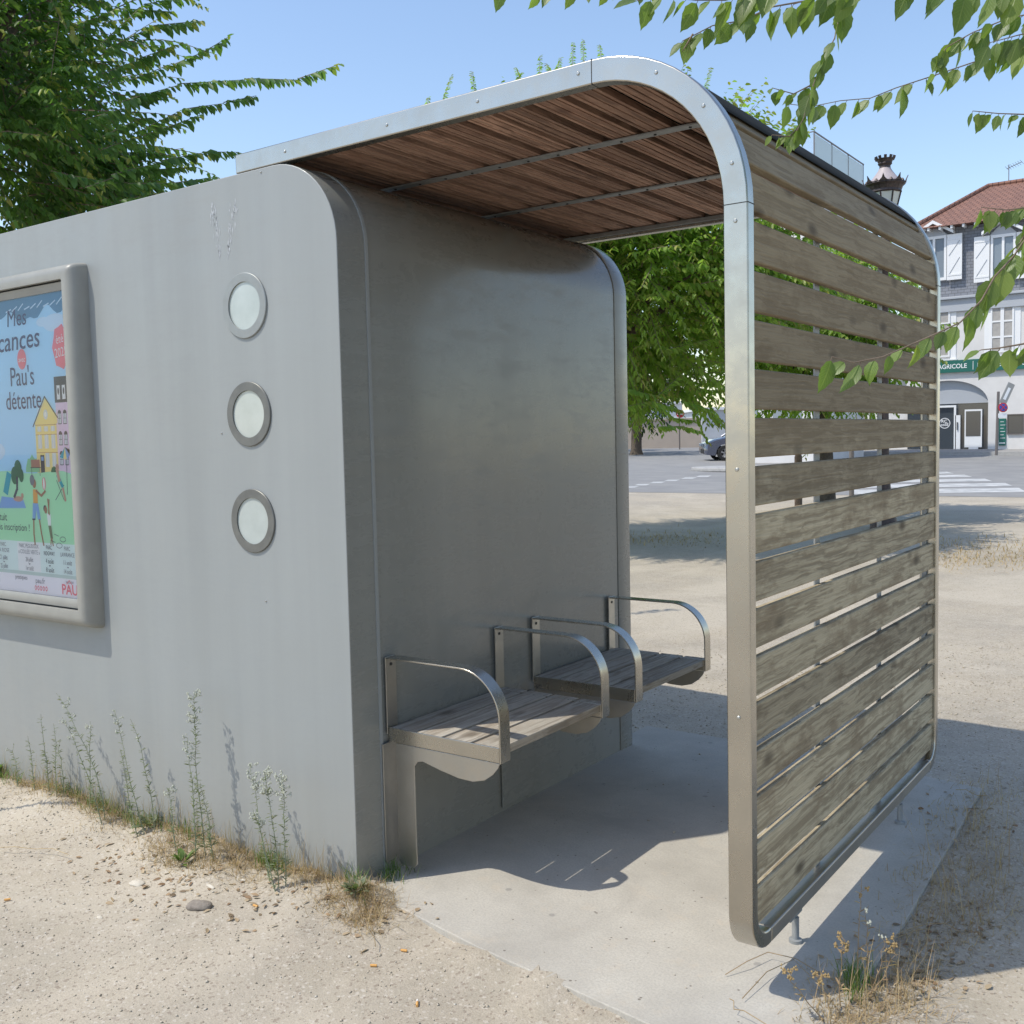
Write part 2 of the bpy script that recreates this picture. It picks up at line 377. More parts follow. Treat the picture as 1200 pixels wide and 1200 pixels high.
# road, cut as strips that follow the rise of the ground
def strip_dl(name, m, D0, D1, L0, L1, lift, skew=0.0):
    mb = MB(); cuts = [D for D in (D0, 62.0, D1) if D0 <= D <= D1]; cuts = sorted(set(cuts))
    vs = []
    for D in cuts:
        for L in (L0, L1):
            x, y = from_dl(D+skew*L if D == D0 else D, L); vs.append((x, y, gz(x, y)+lift))
    mb.add(vs, [(2*i, 2*i+1, 2*i+3, 2*i+2) for i in range(len(cuts)-1)])
    return structure(mb.build(name, m))
edge_l = gp(740, 577); edge_r = gp(1200, 583)
def DL(p):
    v = np.array([p[0]-CAM[0], p[1]-CAM[1]]); return float(v@FH), float(v@RH)
(d1, l1), (d2, l2) = DL(edge_l), DL(edge_r); sk = (d2-d1)/(l2-l1)
strip_dl('road', M_ASPH, d1-sk*l1, 140, -36, 32, 0.004, sk)

# ------------------------------------------------------------------ kiosk (grey cabin)
HK, DK, RC = 2.529, 1.986, 0.30
kiosk = thing('kiosk', 'grey painted metal kiosk with rounded roof edge and three round portholes', 'kiosk', (-2, 1, -0.05))
def kprof(inset=0.0, r=RC, n=14, zb=-0.12, xl=-4.3):
    pts = [(xl+inset, zb), (xl+inset, HK-inset), (-r, HK-inset)]
    for i in range(1, n+1):
        a = math.pi/2*(1-i/n); pts.append((-r+(r-inset)*math.cos(a), HK-r+(r-inset)*math.sin(a)))
    pts.append((-inset, zb)); return pts
mb = MB(); mb.prism([(x, 0, z) for x, z in kprof()], (0, 0.139, 0)); mb.m = [0 if len(f) > 4 else 1 for f in mb.f]  # rim is the same paint as the face; its darker tone is painted-in shade
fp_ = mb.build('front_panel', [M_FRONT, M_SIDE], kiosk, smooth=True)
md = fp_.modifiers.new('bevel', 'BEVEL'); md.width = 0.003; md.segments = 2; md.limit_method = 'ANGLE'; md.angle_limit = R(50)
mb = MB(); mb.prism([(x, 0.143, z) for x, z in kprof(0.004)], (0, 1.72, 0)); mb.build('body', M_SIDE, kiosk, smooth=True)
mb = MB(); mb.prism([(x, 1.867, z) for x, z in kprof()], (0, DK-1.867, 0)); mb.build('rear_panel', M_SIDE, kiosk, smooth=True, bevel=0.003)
mb = MB(); mb.prism([(x, 0.134, z) for x, z in kprof(-0.0035)], (0, 0.014, 0)); mb.build('seam_bead', M_FRONT, kiosk, smooth=True)
# base flashing strips low on the bench wall
mb = MB(); mb.box((0.0, 0.86, 0.02), (0.006, 1.10, 0.47)); mb.build('access_panel', M_SIDE, kiosk, bevel=0.002)
M_RINGD = m_noise('dark_ring_metal', (0.175, 0.175, 0.16), (0.14, 0.14, 0.13), 20, 0.45, metal=0.3); M_RINGL = m_noise('pale_ring_metal', (0.31, 0.325, 0.315), (0.28, 0.29, 0.28), 20, 0.5, metal=0.4)
M_FROST = mat('frosted_glass', (0.55, 0.60, 0.57), 0.22, 0, Coat_Weight=0.6, Coat_Roughness=0.05)
q = N(M_FROST); q.color(q.mix(q.ramp(q.noise(9, 4), [(0.3, 0), (0.7, 1)]), (0.38, 0.42, 0.395), (0.46, 0.50, 0.475)))
for k, (zc, xc) in enumerate(((2.0574, -0.4708), (1.6658, -0.4708), (1.2742, -0.4708))):
    mb = MB(); mb.lathe((xc, 0, zc), [(0.086, 0.0), (0.086, -0.007), (0.116, -0.007), (0.118, -0.005), (0.118, 0.0)], 56, axis='y')
    mb.f = mb.f[:-2]
    ring = mb.build('porthole', M_RINGL if k == 0 else M_RINGD, kiosk, smooth=True, label='pale flush porthole ring, the top one' if k == 0 else None)
    mb = MB(); mb.lathe((xc, 0, zc), [(0.0, -0.0015), (0.0865, -0.0015), (0.0865, -0.0005)], 40, axis='y'); mb.build('glass', M_FROST, ring)
for x, z in ((-0.63, 1.60), (-0.42, 0.98), (-0.36, 2.515)):
    mb = MB(); mb.lathe((x, 0, z), [(0.0, -0.004), (0.003, -0.003), (0.0045, 0.0)], 10, axis='y'); mb.build('rivet', M_BOLT, kiosk, smooth=True)
# dried white drips near the top
M_DRIP = mat('white_drip', (0.46, 0.48, 0.50), 0.8)
for cx_, tx in ((-0.63, 0.03), (-0.50, -0.055)):
    mb = MB()
    for i in range(46):
        t = random.random(); w_ = 0.012*(1-t)+0.004
        x = cx_+tx*t+random.gauss(0, w_*0.8); z = 2.44-0.19*t+random.gauss(0, 0.01); h = random.uniform(0.006, 0.022); b = random.uniform(0.001, 0.0028)
        mb.prism([(x-b, -0.0006, z), (x, -0.0006, z-h), (x+b, -0.0006, z), (x, -0.0006, z+h*0.6)], (0, 0.0002, 0))
    mb.build('drip_mark', M_DRIP, kiosk)

# ------------------------------------------------------------------ poster case
pc = thing('poster_case', 'grey metal wall case with a blue and green holiday poster', 'poster case', (-1.95, 0, 0.8))
PX0, PX1, PZ0, PZ1 = -2.44, -1.549, 0.913, 2.217
FX0, FX1, FZ0, FZ1 = -2.545, -1.44, 0.79, 2.325
M_CASE = m_noise('case_paint', (0.30, 0.295, 0.265), (0.27, 0.265, 0.24), 12, 0.42)
def ringmesh(levels, mb):
    """levels: list of (offset outwards from poster edge as fraction 0..1 to the outer rectangle, y)"""
    rows = []
    for t, y in levels:
        x0 = PX0+(FX0-PX0)*t; x1 = PX1+(FX1-PX1)*t; z0 = PZ0+(FZ0-PZ0)*t; z1 = PZ1+(FZ1-PZ1)*t
        rc = 0.022*t; row = []
        for cx_, cz_, a0 in ((x1-rc, z1-rc, 0), (x0+rc, z1-rc, 90), (x0+rc, z0+rc, 180), (x1-rc, z0+rc, 270)):
            for k in range(4):
                a = R(a0+30*k); row.append((cx_+rc*math.cos(a), y, cz_+rc*math.sin(a)))
        rows.append(row)
    n = 16; vs = [p for r_ in rows for p in r_]
    fs = [(i*n+j, i*n+(j+1) % n, (i+1)*n+(j+1) % n, (i+1)*n+j) for i in range(len(rows)-1) for j in range(n)]
    mb.add(vs, fs)
mb = MB(); ringmesh([(0.36, -0.064), (0.37, -0.080), (0.60, -0.083), (0.72, -0.081), (0.82, -0.074), (0.90, -0.062), (0.95, -0.045), (0.985, -0.02), (1.0, -0.004), (1.0, 0.002)], mb)
mb.build('outer_frame', M_CASE, pc, smooth=True)
mb = MB(); ringmesh([(0.0, -0.047), (0.0, -0.053), (0.02, -0.0545), (0.30, -0.061), (0.315, -0.06), (0.315, -0.04)], mb)
mb.build('inner_frame', M_CASE, pc, smooth=True)
mb = MB(); mb.lathe((-1.86, -0.0725, 0.853), [(0.0, -0.003), (0.006, -0.002), (0.007, 0)], 10, axis='y'); mb.build('lock', M_DARKHOLE, pc)
# poster artwork: one mesh, flat shapes stacked a fraction of a millimetre apart
PM = {}
def pmat(key, col, rough=0.5): PM[key] = (len(PM), mat('poster_'+key, col, rough, Coat_Weight=0.3)); return PM[key][0]
for k, c in dict(sky=(0.48, 0.78, 1.0), skytop=(0.10, 0.28, 0.45), pale=(0.66, 0.82, 0.96), navy=(0.03, 0.04, 0.15), coral=(0.9, 0.22, 0.27), white=(0.92, 0.92, 0.93), grass=(0.48, 0.86, 0.56),
                 bush=(0.30, 0.62, 0.34), darkgreen=(0.03, 0.16, 0.08), yellow=(0.95, 0.78, 0.32), lilac=(0.84, 0.66, 0.82), slate=(0.06, 0.06, 0.08), pane=(0.72, 0.76, 0.80), brick=(0.48, 0.22, 0.16),
                 skin=(0.42, 0.20, 0.13), skin2=(0.62, 0.36, 0.28), orange=(0.85, 0.42, 0.10), denim=(0.25, 0.45, 0.80), olive=(0.18, 0.20, 0.12), teal=(0.02, 0.40, 0.52), mint=(0.60, 0.72, 0.68), table=(0.80, 0.92, 0.90), grey=(0.22, 0.22, 0.27), footer=(0.95, 0.92, 0.97), ink=(0.05, 0.06, 0.10)).items(): pmat(k, c)
pm = MB(); LAY = [0]
YP = -0.045
PW, PH = PX1-PX0, PZ1-PZ0
CNT = {}
def py_(l): return YP - 0.0002*l - 1.1e-6*CNT.get(l, 0)
def tick(l): CNT[l] = CNT.get(l, 0)+1
def P2(u, v, l): return (u, py_(l), v)
def poly(key, pts, l): tick(l); pm.add([P2(u, v, l) for u, v in pts], [tuple(range(len(pts)))], PM[key][0])
def rect(key, u0, v0, u1, v1, l): poly(key, [(u0, v0), (u1, v0), (u1, v1), (u0, v1)], l)
def ell(key, u, v, a, b, l, n=20): poly(key, [(u+a*math.cos(2*math.pi*i/n), v+b*math.sin(2*math.pi*i/n)) for i in range(n)], l)
def line(key, pts, wd, l):
    for (a, b), (c, d) in zip(pts[:-1], pts[1:]):
        dx, dy = c-a, d-b; L = math.hypot(dx, dy) or 1; nx, ny = -dy/L*wd/2, dx/L*wd/2; ex, ey = dx/L*wd/3, dy/L*wd/3
        poly(key, [(a+nx-ex, b+ny-ey), (a-nx-ex, b-ny-ey), (c-nx+ex, d-ny+ey), (c+nx+ex, d+ny+ey)], l)
def textmesh(body, size, width=None, shear=0.0, align='LEFT', bold=0.0, xs=1.0):
    cu = bpy.data.curves.new('lettering', 'FONT'); cu.body = body; cu.size = size; cu.shear = shear; cu.align_x = align; cu.offset = bold; cu.resolution_u = 3
    o = bpy.data.objects.new('lettering', cu); COL.objects.link(o); bpy.context.view_layer.update()
    me = bpy.data.meshes.new_from_object(o.evaluated_get(bpy.context.evaluated_depsgraph_get()))
    vs = [(v.co.x, v.co.y) for v in me.vertices]; fs = [tuple(p.vertices) for p in me.polygons]
    bpy.data.objects.remove(o); bpy.data.curves.remove(cu); bpy.data.meshes.remove(me)
    if width and vs:
        x0 = min(v[0] for v in vs); x1 = max(v[0] for v in vs); k = width/(x1-x0); vs = [(v[0]*k, v[1]) for v in vs]
    return [(v[0]*xs, v[1]) for v in vs], fs
def ptext(key, body, uc, vb, size, width=None, rot=0.0, l=6, **kw):
    vs, fs = textmesh(body, size, width, **kw); x0 = min(v[0] for v in vs); x1 = max(v[0] for v in vs); xm = (x0+x1)/2
    c, s = math.cos(rot), math.sin(rot); tick(l)
    pm.add([P2(uc+(v[0]-xm)*c-v[1]*s, vb+(v[0]-xm)*s+v[1]*c, l) for v in vs], fs, PM[key][0])
rect('sky', PX0, 1.25, PX1, PZ1, 0)
poly('skytop', [(PX0, PZ1), (PX0, 2.13)]+[(PX0+PW*i/30, 2.135+0.022*math.sin(i*0.55)+0.015*math.sin(i*1.3)) for i in range(1, 30)]+[(PX1, 2.15), (PX1, PZ1)], 1)
for x, z, a in ((-1.63, 2.09, 0.09), (-1.72, 2.10, 0.05), (-2.35, 2.02, 0.1), (-2.2, 1.55, 0.12), (-1.75, 1.72, 0.05)): ell('pale', x, z, a, a*0.42, 2)
for i in range(9): line('pale', [(PX1-0.02-0.05*i, 2.19-0.008*(i % 3)), (PX1-0.06-0.05*i, 2.165)], 0.006, 2)
ptext('navy', 'Mes', -1.925, 2.100, 0.105, 0.155, shear=0.12)
ptext('navy', 'Vacances', -1.985, 1.995, 0.125, 0.47, bold=0.0006, shear=0.12, rot=0.02)
ell('coral', -1.90, 1.952, 0.036, 0.045, 5); ptext('white', 'avec', -1.90, 1.94, 0.034, 0.052)
ptext('navy', "Pau's", -1.905, 1.838, 0.12, 0.19, xs=1)
ptext('navy', 'détente', -1.905, 1.735, 0.115, 0.285)
poly('coral', [(-1.592+(0.066 if i % 2 else 0.058)*math.cos(i*math.pi/7), 1.985+(0.098 if i % 2 else 0.086)*math.sin(i*math.pi/7)) for i in range(14)], 4)
ptext('white', 'été', -1.597, 2.002, 0.052, 0.055, rot=0.12); ptext('white', '2025', -1.592, 1.945, 0.055, 0.09, rot=0.1)
# houses
def house_row():
    rect('yellow', -1.822, 1.452, -1.655, 1.665, 3); poly('yellow', [(-1.825, 1.665), (-1.735, 1.775), (-1.648, 1.70), (-1.648, 1.665)], 3)
    line('slate', [(-1.838, 1.655), (-1.737, 1.782), (-1.645, 1.69)], 0.006, 4)
    ell('pane', -1.735, 1.705, 0.017, 0.022, 4); ell('white', -1.735, 1.705, 0.009, 0.012, 5)
    for r_, zz in enumerate((1.632, 1.558, 1.478)):
        for k in range(3):
            x = -1.80+0.052*k
            if r_ == 2 and k == 0: rect('slate', -1.793, 1.452, -1.762, 1.53, 4); rect('denim', -1.787, 1.505, -1.768, 1.523, 5); continue
            h = 0.012 if r_ == 0 else 0.05
            rect('pane', x-0.004, zz, x+0.026, zz+h+0.01, 4); line('white', [(x+0.011, zz), (x+0.011, zz+h+0.01)], 0.003, 5)
    for zz in (1.54, 1.618, 1.66): line('brick', [(-1.82, zz), (-1.655, zz)], 0.0022, 4)
    rect('lilac', -1.655, 1.452, PX1, 1.76, 2); rect('slate', -1.658, 1.752, PX1, 1.862, 3)
    for k in range(3):
        x = -1.628+0.04*k
        if x > PX1-0.008: continue
        x2 = min(x+0.012, PX1)
        rect('white', x-0.012, 1.765, x2, 1.825, 4); ell('slate', x, 1.80, 0.006, 0.015, 5)
        for zz in (1.66, 1.57, 1.485):
            poly('slate', [(x-0.014, zz)]+[(x-0.014*math.cos(a), zz+0.045+0.016*math.sin(a)) for a in (0.4, 1.0, 1.57, 2.1, 2.7)]+[(x+0.0135, zz)], 4)
            rect('pane', x-0.011, zz+0.003, min(x+0.011, PX1), zz+0.045, 5); line('slate', [(x, zz), (x, zz+0.05)], 0.002, 6); line('slate', [(x-0.011, zz+0.025), (x+0.01, zz+0.025)], 0.002, 6)
house_row()
poly('grass', [(PX0, 1.14), (PX1, 1.14), (PX1, 1.445)]+[(PX1-(PW)*i/12, 1.455+0.006*math.sin(i*1.1)) for i in range(1, 12)]+[(PX0, 1.45)], 4)
for x, a, b, k in ((-1.86, 0.055, 0.07, 'bush'), (-2.3, 0.1, 0.1, 'bush'), (-1.69, 0.025, 0.025, 'darkgreen')): poly(k, [(x-a, 1.455)]+[(x+a*math.cos(t), 1.455+b*math.sin(t)*(1+0.12*math.sin(9*t))) for t in [math.pi*(1-i/14) for i in range(15)]], 3 if k == 'bush' else 5)
rect('brick', -1.87, 1.475, -1.80, 1.51, 5); line('slate', [(-1.868, 1.475), (-1.868, 1.44)], 0.003, 5); line('slate', [(-1.802, 1.475), (-1.802, 1.44)], 0.003, 5); line('slate', [(-1.875, 1.475), (-1.795, 1.475)], 0.003, 6)
# parasol and deckchair
for i, k in enumerate(('teal', 'white', 'yellow', 'denim')):
    a0, a1 = math.pi*(1-i/4), math.pi*(1-(i+1)/4)
    poly(k, [(-1.588, 1.56), (-1.588+0.052*math.cos(a0), 1.525+0.022*math.sin(a0)-0.003), (-1.588+0.052*math.cos(a1), 1.525+0.022*math.sin(a1)-0.003)] if True else [], 7)
poly('teal', [(-1.642, 1.52), (-1.60, 1.562), (-1.615, 1.512)], 7); poly('yellow', [(-1.615, 1.512), (-1.60, 1.562), (-1.588, 1.508)], 8); poly('denim', [(-1.588, 1.508), (-1.60, 1.562), (PX1+0.0, 1.515), (PX1, 1.545)], 7)
line('ink', [(-1.592, 1.51), (-1.597, 1.36)], 0.003, 8)
line('skin2', [(-1.66, 1.43), (-1.63, 1.385), (-1.615, 1.335)], 0.014, 8); line('teal', [(-1.665, 1.44), (-1.632, 1.395)], 0.018, 8); line('skin2', [(-1.668, 1.465), (-1.655, 1.42)], 0.02, 8); ell('skin2', -1.665, 1.478, 0.012, 0.013, 8); line('ink', [(-1.69, 1.335), (-1.62, 1.40)], 0.003, 7); line('ink', [(-1.675, 1.42), (-1.625, 1.335)], 0.003, 7)
# woman catching a ball, child reaching up (flat cut-out style)
ell('skin', -1.853, 1.405, 0.015, 0.02, 8); ell('grey', -1.868, 1.42, 0.018, 0.024, 9); poly('orange', [(-1.865, 1.38), (-1.83, 1.378), (-1.832, 1.318), (-1.868, 1.318)], 8)
line('skin', [(-1.84, 1.373), (-1.80, 1.352), (-1.768, 1.372)], 0.011, 9); poly('denim', [(-1.872, 1.318), (-1.83, 1.318), (-1.815, 1.245), (-1.838, 1.245), (-1.848, 1.29), (-1.858, 1.245), (-1.882, 1.245)], 8)
poly('ink', [(-1.882, 1.25), (-1.858, 1.25), (-1.858, 1.243), (-1.883, 1.243)], 9); line('skin', [(-1.872, 1.245), (-1.876, 1.18), (-1.871, 1.135)], 0.010, 8); line('skin', [(-1.826, 1.245), (-1.815, 1.185), (-1.802, 1.135)], 0.010, 8)
ell('coral', -1.775, 1.405, 0.014, 0.028, 8); ell('white', -1.775, 1.405, 0.007, 0.026, 9)
ell('skin', -1.772, 1.29, 0.012, 0.016, 8); ell('ink', -1.777, 1.296, 0.013, 0.015, 7); poly('white', [(-1.765, 1.275), (-1.735, 1.272), (-1.735, 1.222), (-1.758, 1.222)], 8); line('skin', [(-1.75, 1.275), (-1.742, 1.335)], 0.007, 9); line('skin', [(-1.745, 1.27), (-1.752, 1.338)], 0.007, 9)
poly('olive', [(-1.758, 1.222), (-1.735, 1.222), (-1.727, 1.165), (-1.745, 1.165)], 8); line('skin', [(-1.74, 1.165), (-1.745, 1.14)], 0.007, 8); line('skin', [(-1.735, 1.165), (-1.727, 1.135)], 0.007, 8)
# picnic blanket and dancing figure cut by the frame side
poly('denim', [(-2.16, 1.29), (-1.93, 1.295), (-1.95, 1.335), (-2.13, 1.345)], 7); ell('skin2', -1.99, 1.335, 0.04, 0.012, 8); ell('skin2', -1.955, 1.35, 0.011, 0.012, 8)
for dx, dz, a, b in ((0, 0, 0.03, 0.04), (0.025, -0.03, 0.02, 0.03), (-0.03, -0.03, 0.03, 0.04)): ell('darkgreen', -1.98+dx, 1.47+dz, a, b, 7)
line('ink', [(-1.99, 1.43), (-1.995, 1.38), (-2.02, 1.345)], 0.016, 8); line('teal', [(-2.06, 1.44), (-2.09, 1.37)], 0.04, 7)
ptext('ink', 'Gratuit', -2.16, 1.235, 0.05, 0.13); ptext('ink', 'sans inscription !', -2.06, 1.192, 0.045, 0.30)
for u in (-1.66, -1.69):
    pts = [(u+0.022*math.cos(t)+0.01, 1.165 - (0.028 if u < -1.67 else 0)+0.011*math.sin(t)) for t in [i*0.45 for i in range(15)]]; line('ink', pts, 0.0022, 8); line('ink', [(u-0.02, 1.178-(0.028 if u < -1.67 else 0)), (u-0.055, 1.186-(0.028 if u < -1.67 else 0))], 0.0022, 8)
# table of dates
rect('table', PX0, 1.008, PX1, 1.142, 5); rect('table', PX0, 1.10, PX1, 1.145, 5)
rect('mint', PX0, 0.995, PX1, 1.01, 6); rect('white', -2.02, 1.012, -1.835, 1.142, 6); rect('footer', PX0, PZ0, PX1, 0.996, 5)
for uc, a, b, c, d, wd in ((-1.925, 'PARC PEDEUCQOUR', '« COULÉE VERTE »', '28 juillet', '1er août', 0.175), (-1.762, 'PARC', 'RIDGWAY', '4 août', '8 août', 0.085), (-1.622, 'PARC', 'LAWRANCE', '11 août', '14 août', 0.105), (-2.14, 'PARC', 'EN ROSE', '21 juillet', '25 juillet', 0.1)):
    key = 'ink' if uc == -1.762 else 'grey'
    if uc == -1.925: a = 'PARC PEGUDOUX'
    ptext(key, a, uc, 1.117, 0.026, min(wd, 0.16 if len(a) > 5 else 0.045), l=8); ptext(key, b, uc, 1.090, 0.026, wd, l=8); ptext(key, c, uc, 1.055, 0.03, 0.062, l=8); ptext(key, d, uc, 1.016, 0.03, 0.062, l=8)
    poly(key, [(uc-0.008, 1.047), (uc+0.008, 1.047), (uc, 1.04)], 8)
ptext('grey', 'pratiques', -2.0, 0.972, 0.028, 0.1, l=8); ptext('grey', 'pau.fr', -1.845, 0.962, 0.034, 0.075, l=8)
for k in range(5):
    u = -1.885+0.0215*k; ell('coral', u, 0.94, 0.008, 0.011, 8); ell('footer', u, 0.94, 0.004, 0.0065, 9)
ptext('grey', 'VILLE DE', -1.615, 0.975, 0.014, 0.06, l=8); ptext('coral', 'PAU', -1.617, 0.927, 0.062, 0.118, l=8, bold=0.0012); line('coral', [(-1.637, 0.972), (-1.618, 0.988), (-1.60, 0.972)], 0.004, 8)
pm.box((PX0-0.01, YP+0.0008, PZ0-0.01), (PX1+0.01, YP+0.004, PZ1+0.01), PM['white'][0])
me = bpy.data.meshes.new('poster'); me.from_pydata(pm.v, [], pm.f)
for k, (i, m_) in PM.items(): me.materials.append(m_)
me.polygons.foreach_set('material_index', pm.m); me.update(); po = bpy.data.objects.new('poster', me); COL.objects.link(po); po.parent = pc
# clear front pane
M_GLASS = mat('clear_pane', (1, 1, 1), 0.03)
q = N(M_GLASS); q.b.inputs['Roughness'].default_value = 0.02
tb = q.n('ShaderNodeBsdfTransparent'); gl = q.n('ShaderNodeBsdfGlossy'); gl.inputs['Roughness'].default_value = 0.03; fr = q.n('ShaderNodeFresnel'); fr.inputs[0].default_value = 1.45; mx = q.n('ShaderNodeMixShader')
q.link(fr.outputs[0], mx.inputs[0]); q.link(tb.outputs[0], mx.inputs[1]); q.link(gl.outputs[0], mx.inputs[2]); q.link(mx.outputs[0], q.t.nodes['Material Output'].inputs[0])
mb = MB(); mb.add([(PX0, -0.053, PZ0), (PX1, -0.053, PZ0), (PX1, -0.053, PZ1), (PX0, -0.053, PZ1)], [(0, 1, 2, 3)]); mb.build('pane', M_GLASS, pc)
adopt(pc)

# ------------------------------------------------------------------ shelter: steel hoops with slats
sh = thing('slatted_shelter', 'steel framed wooden slat shelter arching from the kiosk roof to the ground', 'shelter', (0.9, 1, 0))
XW, ZT, RO = 1.4545, 2.6, 0.456
Y0, Y1 = 0.005, 2.03; TF, WF = 0.042, 0.068
XL, ZB, RB = -0.50, 0.135, 0.12
def hoop_half(yc, s):
    """list of (point, width axis, thickness axis); s=+1 front hoop going to the rear, -1 rear hoop"""
    L = []
    for x in (XL, 0.1, 0.6): L.append((Vector((x, yc, ZT-WF/2)), Vector((0, 0, 1)), Vector((0, s, 0))))
    rm = RO-WF/2
    for i in range(17):
        a = math.pi/2*(1-i/16); d = Vector((math.cos(a), 0, math.sin(a)))
        L.append((Vector((XW-RO, yc, ZT-RO))+d*rm, d, Vector((0, s, 0))))
    return L
def sweep(name, L, wd, th, m, parent, bev=0.004):
    mb = MB(); vs = []
    for p, a, b in L:
        for i, j in ((-1, -1), (1, -1), (1, 1), (-1, 1)): vs.append(p+a*(wd/2*i)+b*(th/2*j))
    n = len(L); fs = []
    for i in range(n-1):
        for j in range(4): fs.append((4*i+j, 4*i+(j+1) % 4, 4*i+4+(j+1) % 4, 4*i+4+j))
    fs += [(0, 1, 2, 3), tuple(4*(n-1)+j for j in (3, 2, 1, 0))]
    mb.add(vs, fs); o = mb.build(name, m, parent, smooth=True, bevel=0)
    md = o.modifiers.new('bevel', 'BEVEL'); md.width = bev; md.segments = 2; md.limit_method = 'ANGLE'; md.angle_limit = R(50)
    return o
xc_ = XW-WF/2; yc0 = Y0+TF/2; yc1 = Y1-TF/2
A = hoop_half(yc0, 1)
A.append((Vector((xc_, yc0, 1.2)), Vector((1, 0, 0)), Vector((0, 1, 0))))
rb = RB-TF/2
for i in range(9):
    a = math.pi+math.pi/2*i/8; d = Vector((0, math.cos(a), math.sin(a)))
    A.append((Vector((xc_, Y0+RB, ZB+RB))+d*rb, Vector((1, 0, 0)), -d))
ff = sweep('front_frame', A+[(Vector((xc_, Y0+RB+0.02, ZB+TF/2)), Vector((1, 0, 0)), Vector((0, 0, 1)))], WF, TF, M_STEEL, sh)
B = hoop_half(yc1, -1)
B.append((Vector((xc_, yc1, 1.2)), Vector((1, 0, 0)), Vector((0, -1, 0))))
for i in range(9):
    a = -math.pi/2*i/8; d = Vector((0, math.cos(a), math.sin(a)))
    B.append((Vector((xc_, Y1-RB, ZB+RB))+d*rb, Vector((1, 0, 0)), -d))
rf = sweep('rear_frame', B, WF, TF, M_STEEL, sh)
mb = MB(); mb.box((XW-WF, Y0+RB+0.021, ZB), (XW, Y1-RB-0.001, ZB+TF)); mb.build('bottom_rail', M_STEEL2, sh, bevel=0.004)
# joint lines and bolts
def bolts(frame, y, s):
    spots = [(-0.24, ZT-0.034), (0.235, ZT-0.034), (0.60, ZT-0.034), (0.955, ZT-0.03)]
    for a in (62, 38, 14): spots.append((XW-RO+(RO-0.03)*math.cos(R(a)), ZT-RO+(RO-0.03)*math.sin(R(a))))
    spots += [(XW-0.034, 2.10), (XW-0.034, 1.46), (XW-0.034, 0.80)]
    for x, z in spots:
        b = MB(); b.lathe((x, y, z), [(0.0, -0.0035*s), (0.0035, -0.0033*s), (0.0052, -0.0018*s), (0.0056, 0.001*s)], 14, axis='y'); b.build('bolt', M_BOLT, frame, smooth=True)
    for jj in (0,):
      j = MB(); j.box((XW-WF-0.0006, min(y-0.0006*s, y+TF*s+0.0006*s), ZT-RO-0.0012), (XW+0.0006, max(y-0.0006*s, y+TF*s+0.0006*s), ZT-RO+0.0012)); j.build('joint', M_DARKHOLE, frame); j = MB(); j.box((XW-RO-0.0012, min(y-0.0006*s, y+TF*s), ZT-WF-0.0006), (XW-RO+0.0012, max(y-0.0006*s, y+TF*s), ZT+0.0006))
      j.build('joint', M_DARKHOLE, frame)
bolts(ff, Y0, 1); bolts(rf, Y1, -1)
# slats: path measured from the bottom of the screen upward then over the arch to the kiosk
BH, PITCH, BT = 0.106, 0.1285, 0.022
r_s = RO-0.012                       # radius of the outer face of the slats
S0 = 0.310-BH                        # bottom of the lowest board
Sarc = ZT-RO
def path(s_, off=0.0):
    """point and outward normal at height/arc length s_"""
    if s_ <= Sarc: return Vector((XW-0.012-off, 0, s_)), Vector((1, 0, 0)), Vector((0, 0, 1))
    a = (s_-Sarc)/r_s
    if a <= math.pi/2:
        d = Vector((math.cos(a), 0, math.sin(a))); return Vector((XW-RO, 0, ZT-RO))+d*(r_s-off), d, Vector((-math.sin(a), 0, math.cos(a)))
    x = XW-RO-(s_-Sarc-r_s*math.pi/2); return Vector((x, 0, ZT-0.012-off)), Vector((0, 0, 1)), Vector((-1, 0, 0))
def board(mb, s_, bh, y0, y1, grooves=0, warp=0.0):
    p, n, t = path(s_+bh/2)
    jt = random.gauss(0, 0.0015); n2 = (n+t*random.gauss(0, 0.012)).normalized(); t2 = Vector((0, 1, 0)).cross(n2); t2 = t2 if t2.dot(t) > 0 else -t2
    prof = [(-bh/2, 0), (bh/2, 0), (bh/2, -BT)]
    if grooves:
        for g in range(grooves):
            c = bh/2-bh*(g+0.5)/grooves
            prof += [(c+0.0035, -BT), (c+0.002, -BT+0.006), (c-0.002, -BT+0.006), (c-0.0035, -BT)]
    prof.append((-bh/2, -BT)); o = Vector((0, y0+random.uniform(-0.001, 0.001), 0))
    mb.prism([p+o+t2*a+n2*(b+jt) for a, b in prof], (0, y1-y0, 0))
mb = MB(); s_ = S0; n_b = 0
Smax_screen = Sarc+r_s*math.pi/2*0.93
roofb = MB()
while True:
    p, n, t = path(s_+BH/2)
    if p.x < -0.42: break
    if s_ < Smax_screen-0.15: board(mb, s_, BH, Y0+TF-0.012, Y1-TF+0.012)
    else: board(roofb, s_, 0.094, Y0+TF-0.008, Y1-TF+0.008, grooves=3)
    s_ += PITCH
scr = mb.build('screen_slats', M_BOARD, sh, bevel=0.003, seg=1)
roofb.build('roof_slats', M_ROOFW, sh)
# dark sheet lying over the roof slats, bending down the arch a little
mb = MB(); pts = []
for i in range(15):
    a = R(36)+(math.pi/2-R(36))*i/14; pts.append((XW-RO+(RO-0.004)*math.cos(a), ZT-RO+(RO-0.004)*math.sin(a)))
pts.append((XL+0.01, ZT-0.004)); back = [(x-0.0, z-0.003) for x, z in pts][::-1]
mb.prism([(x, Y0+TF+0.001, z) for x, z in pts+back], (0, Y1-Y0-2*TF-0.002, 0)); mb.build('roof_sheet', M_SHEET, sh, smooth=True)
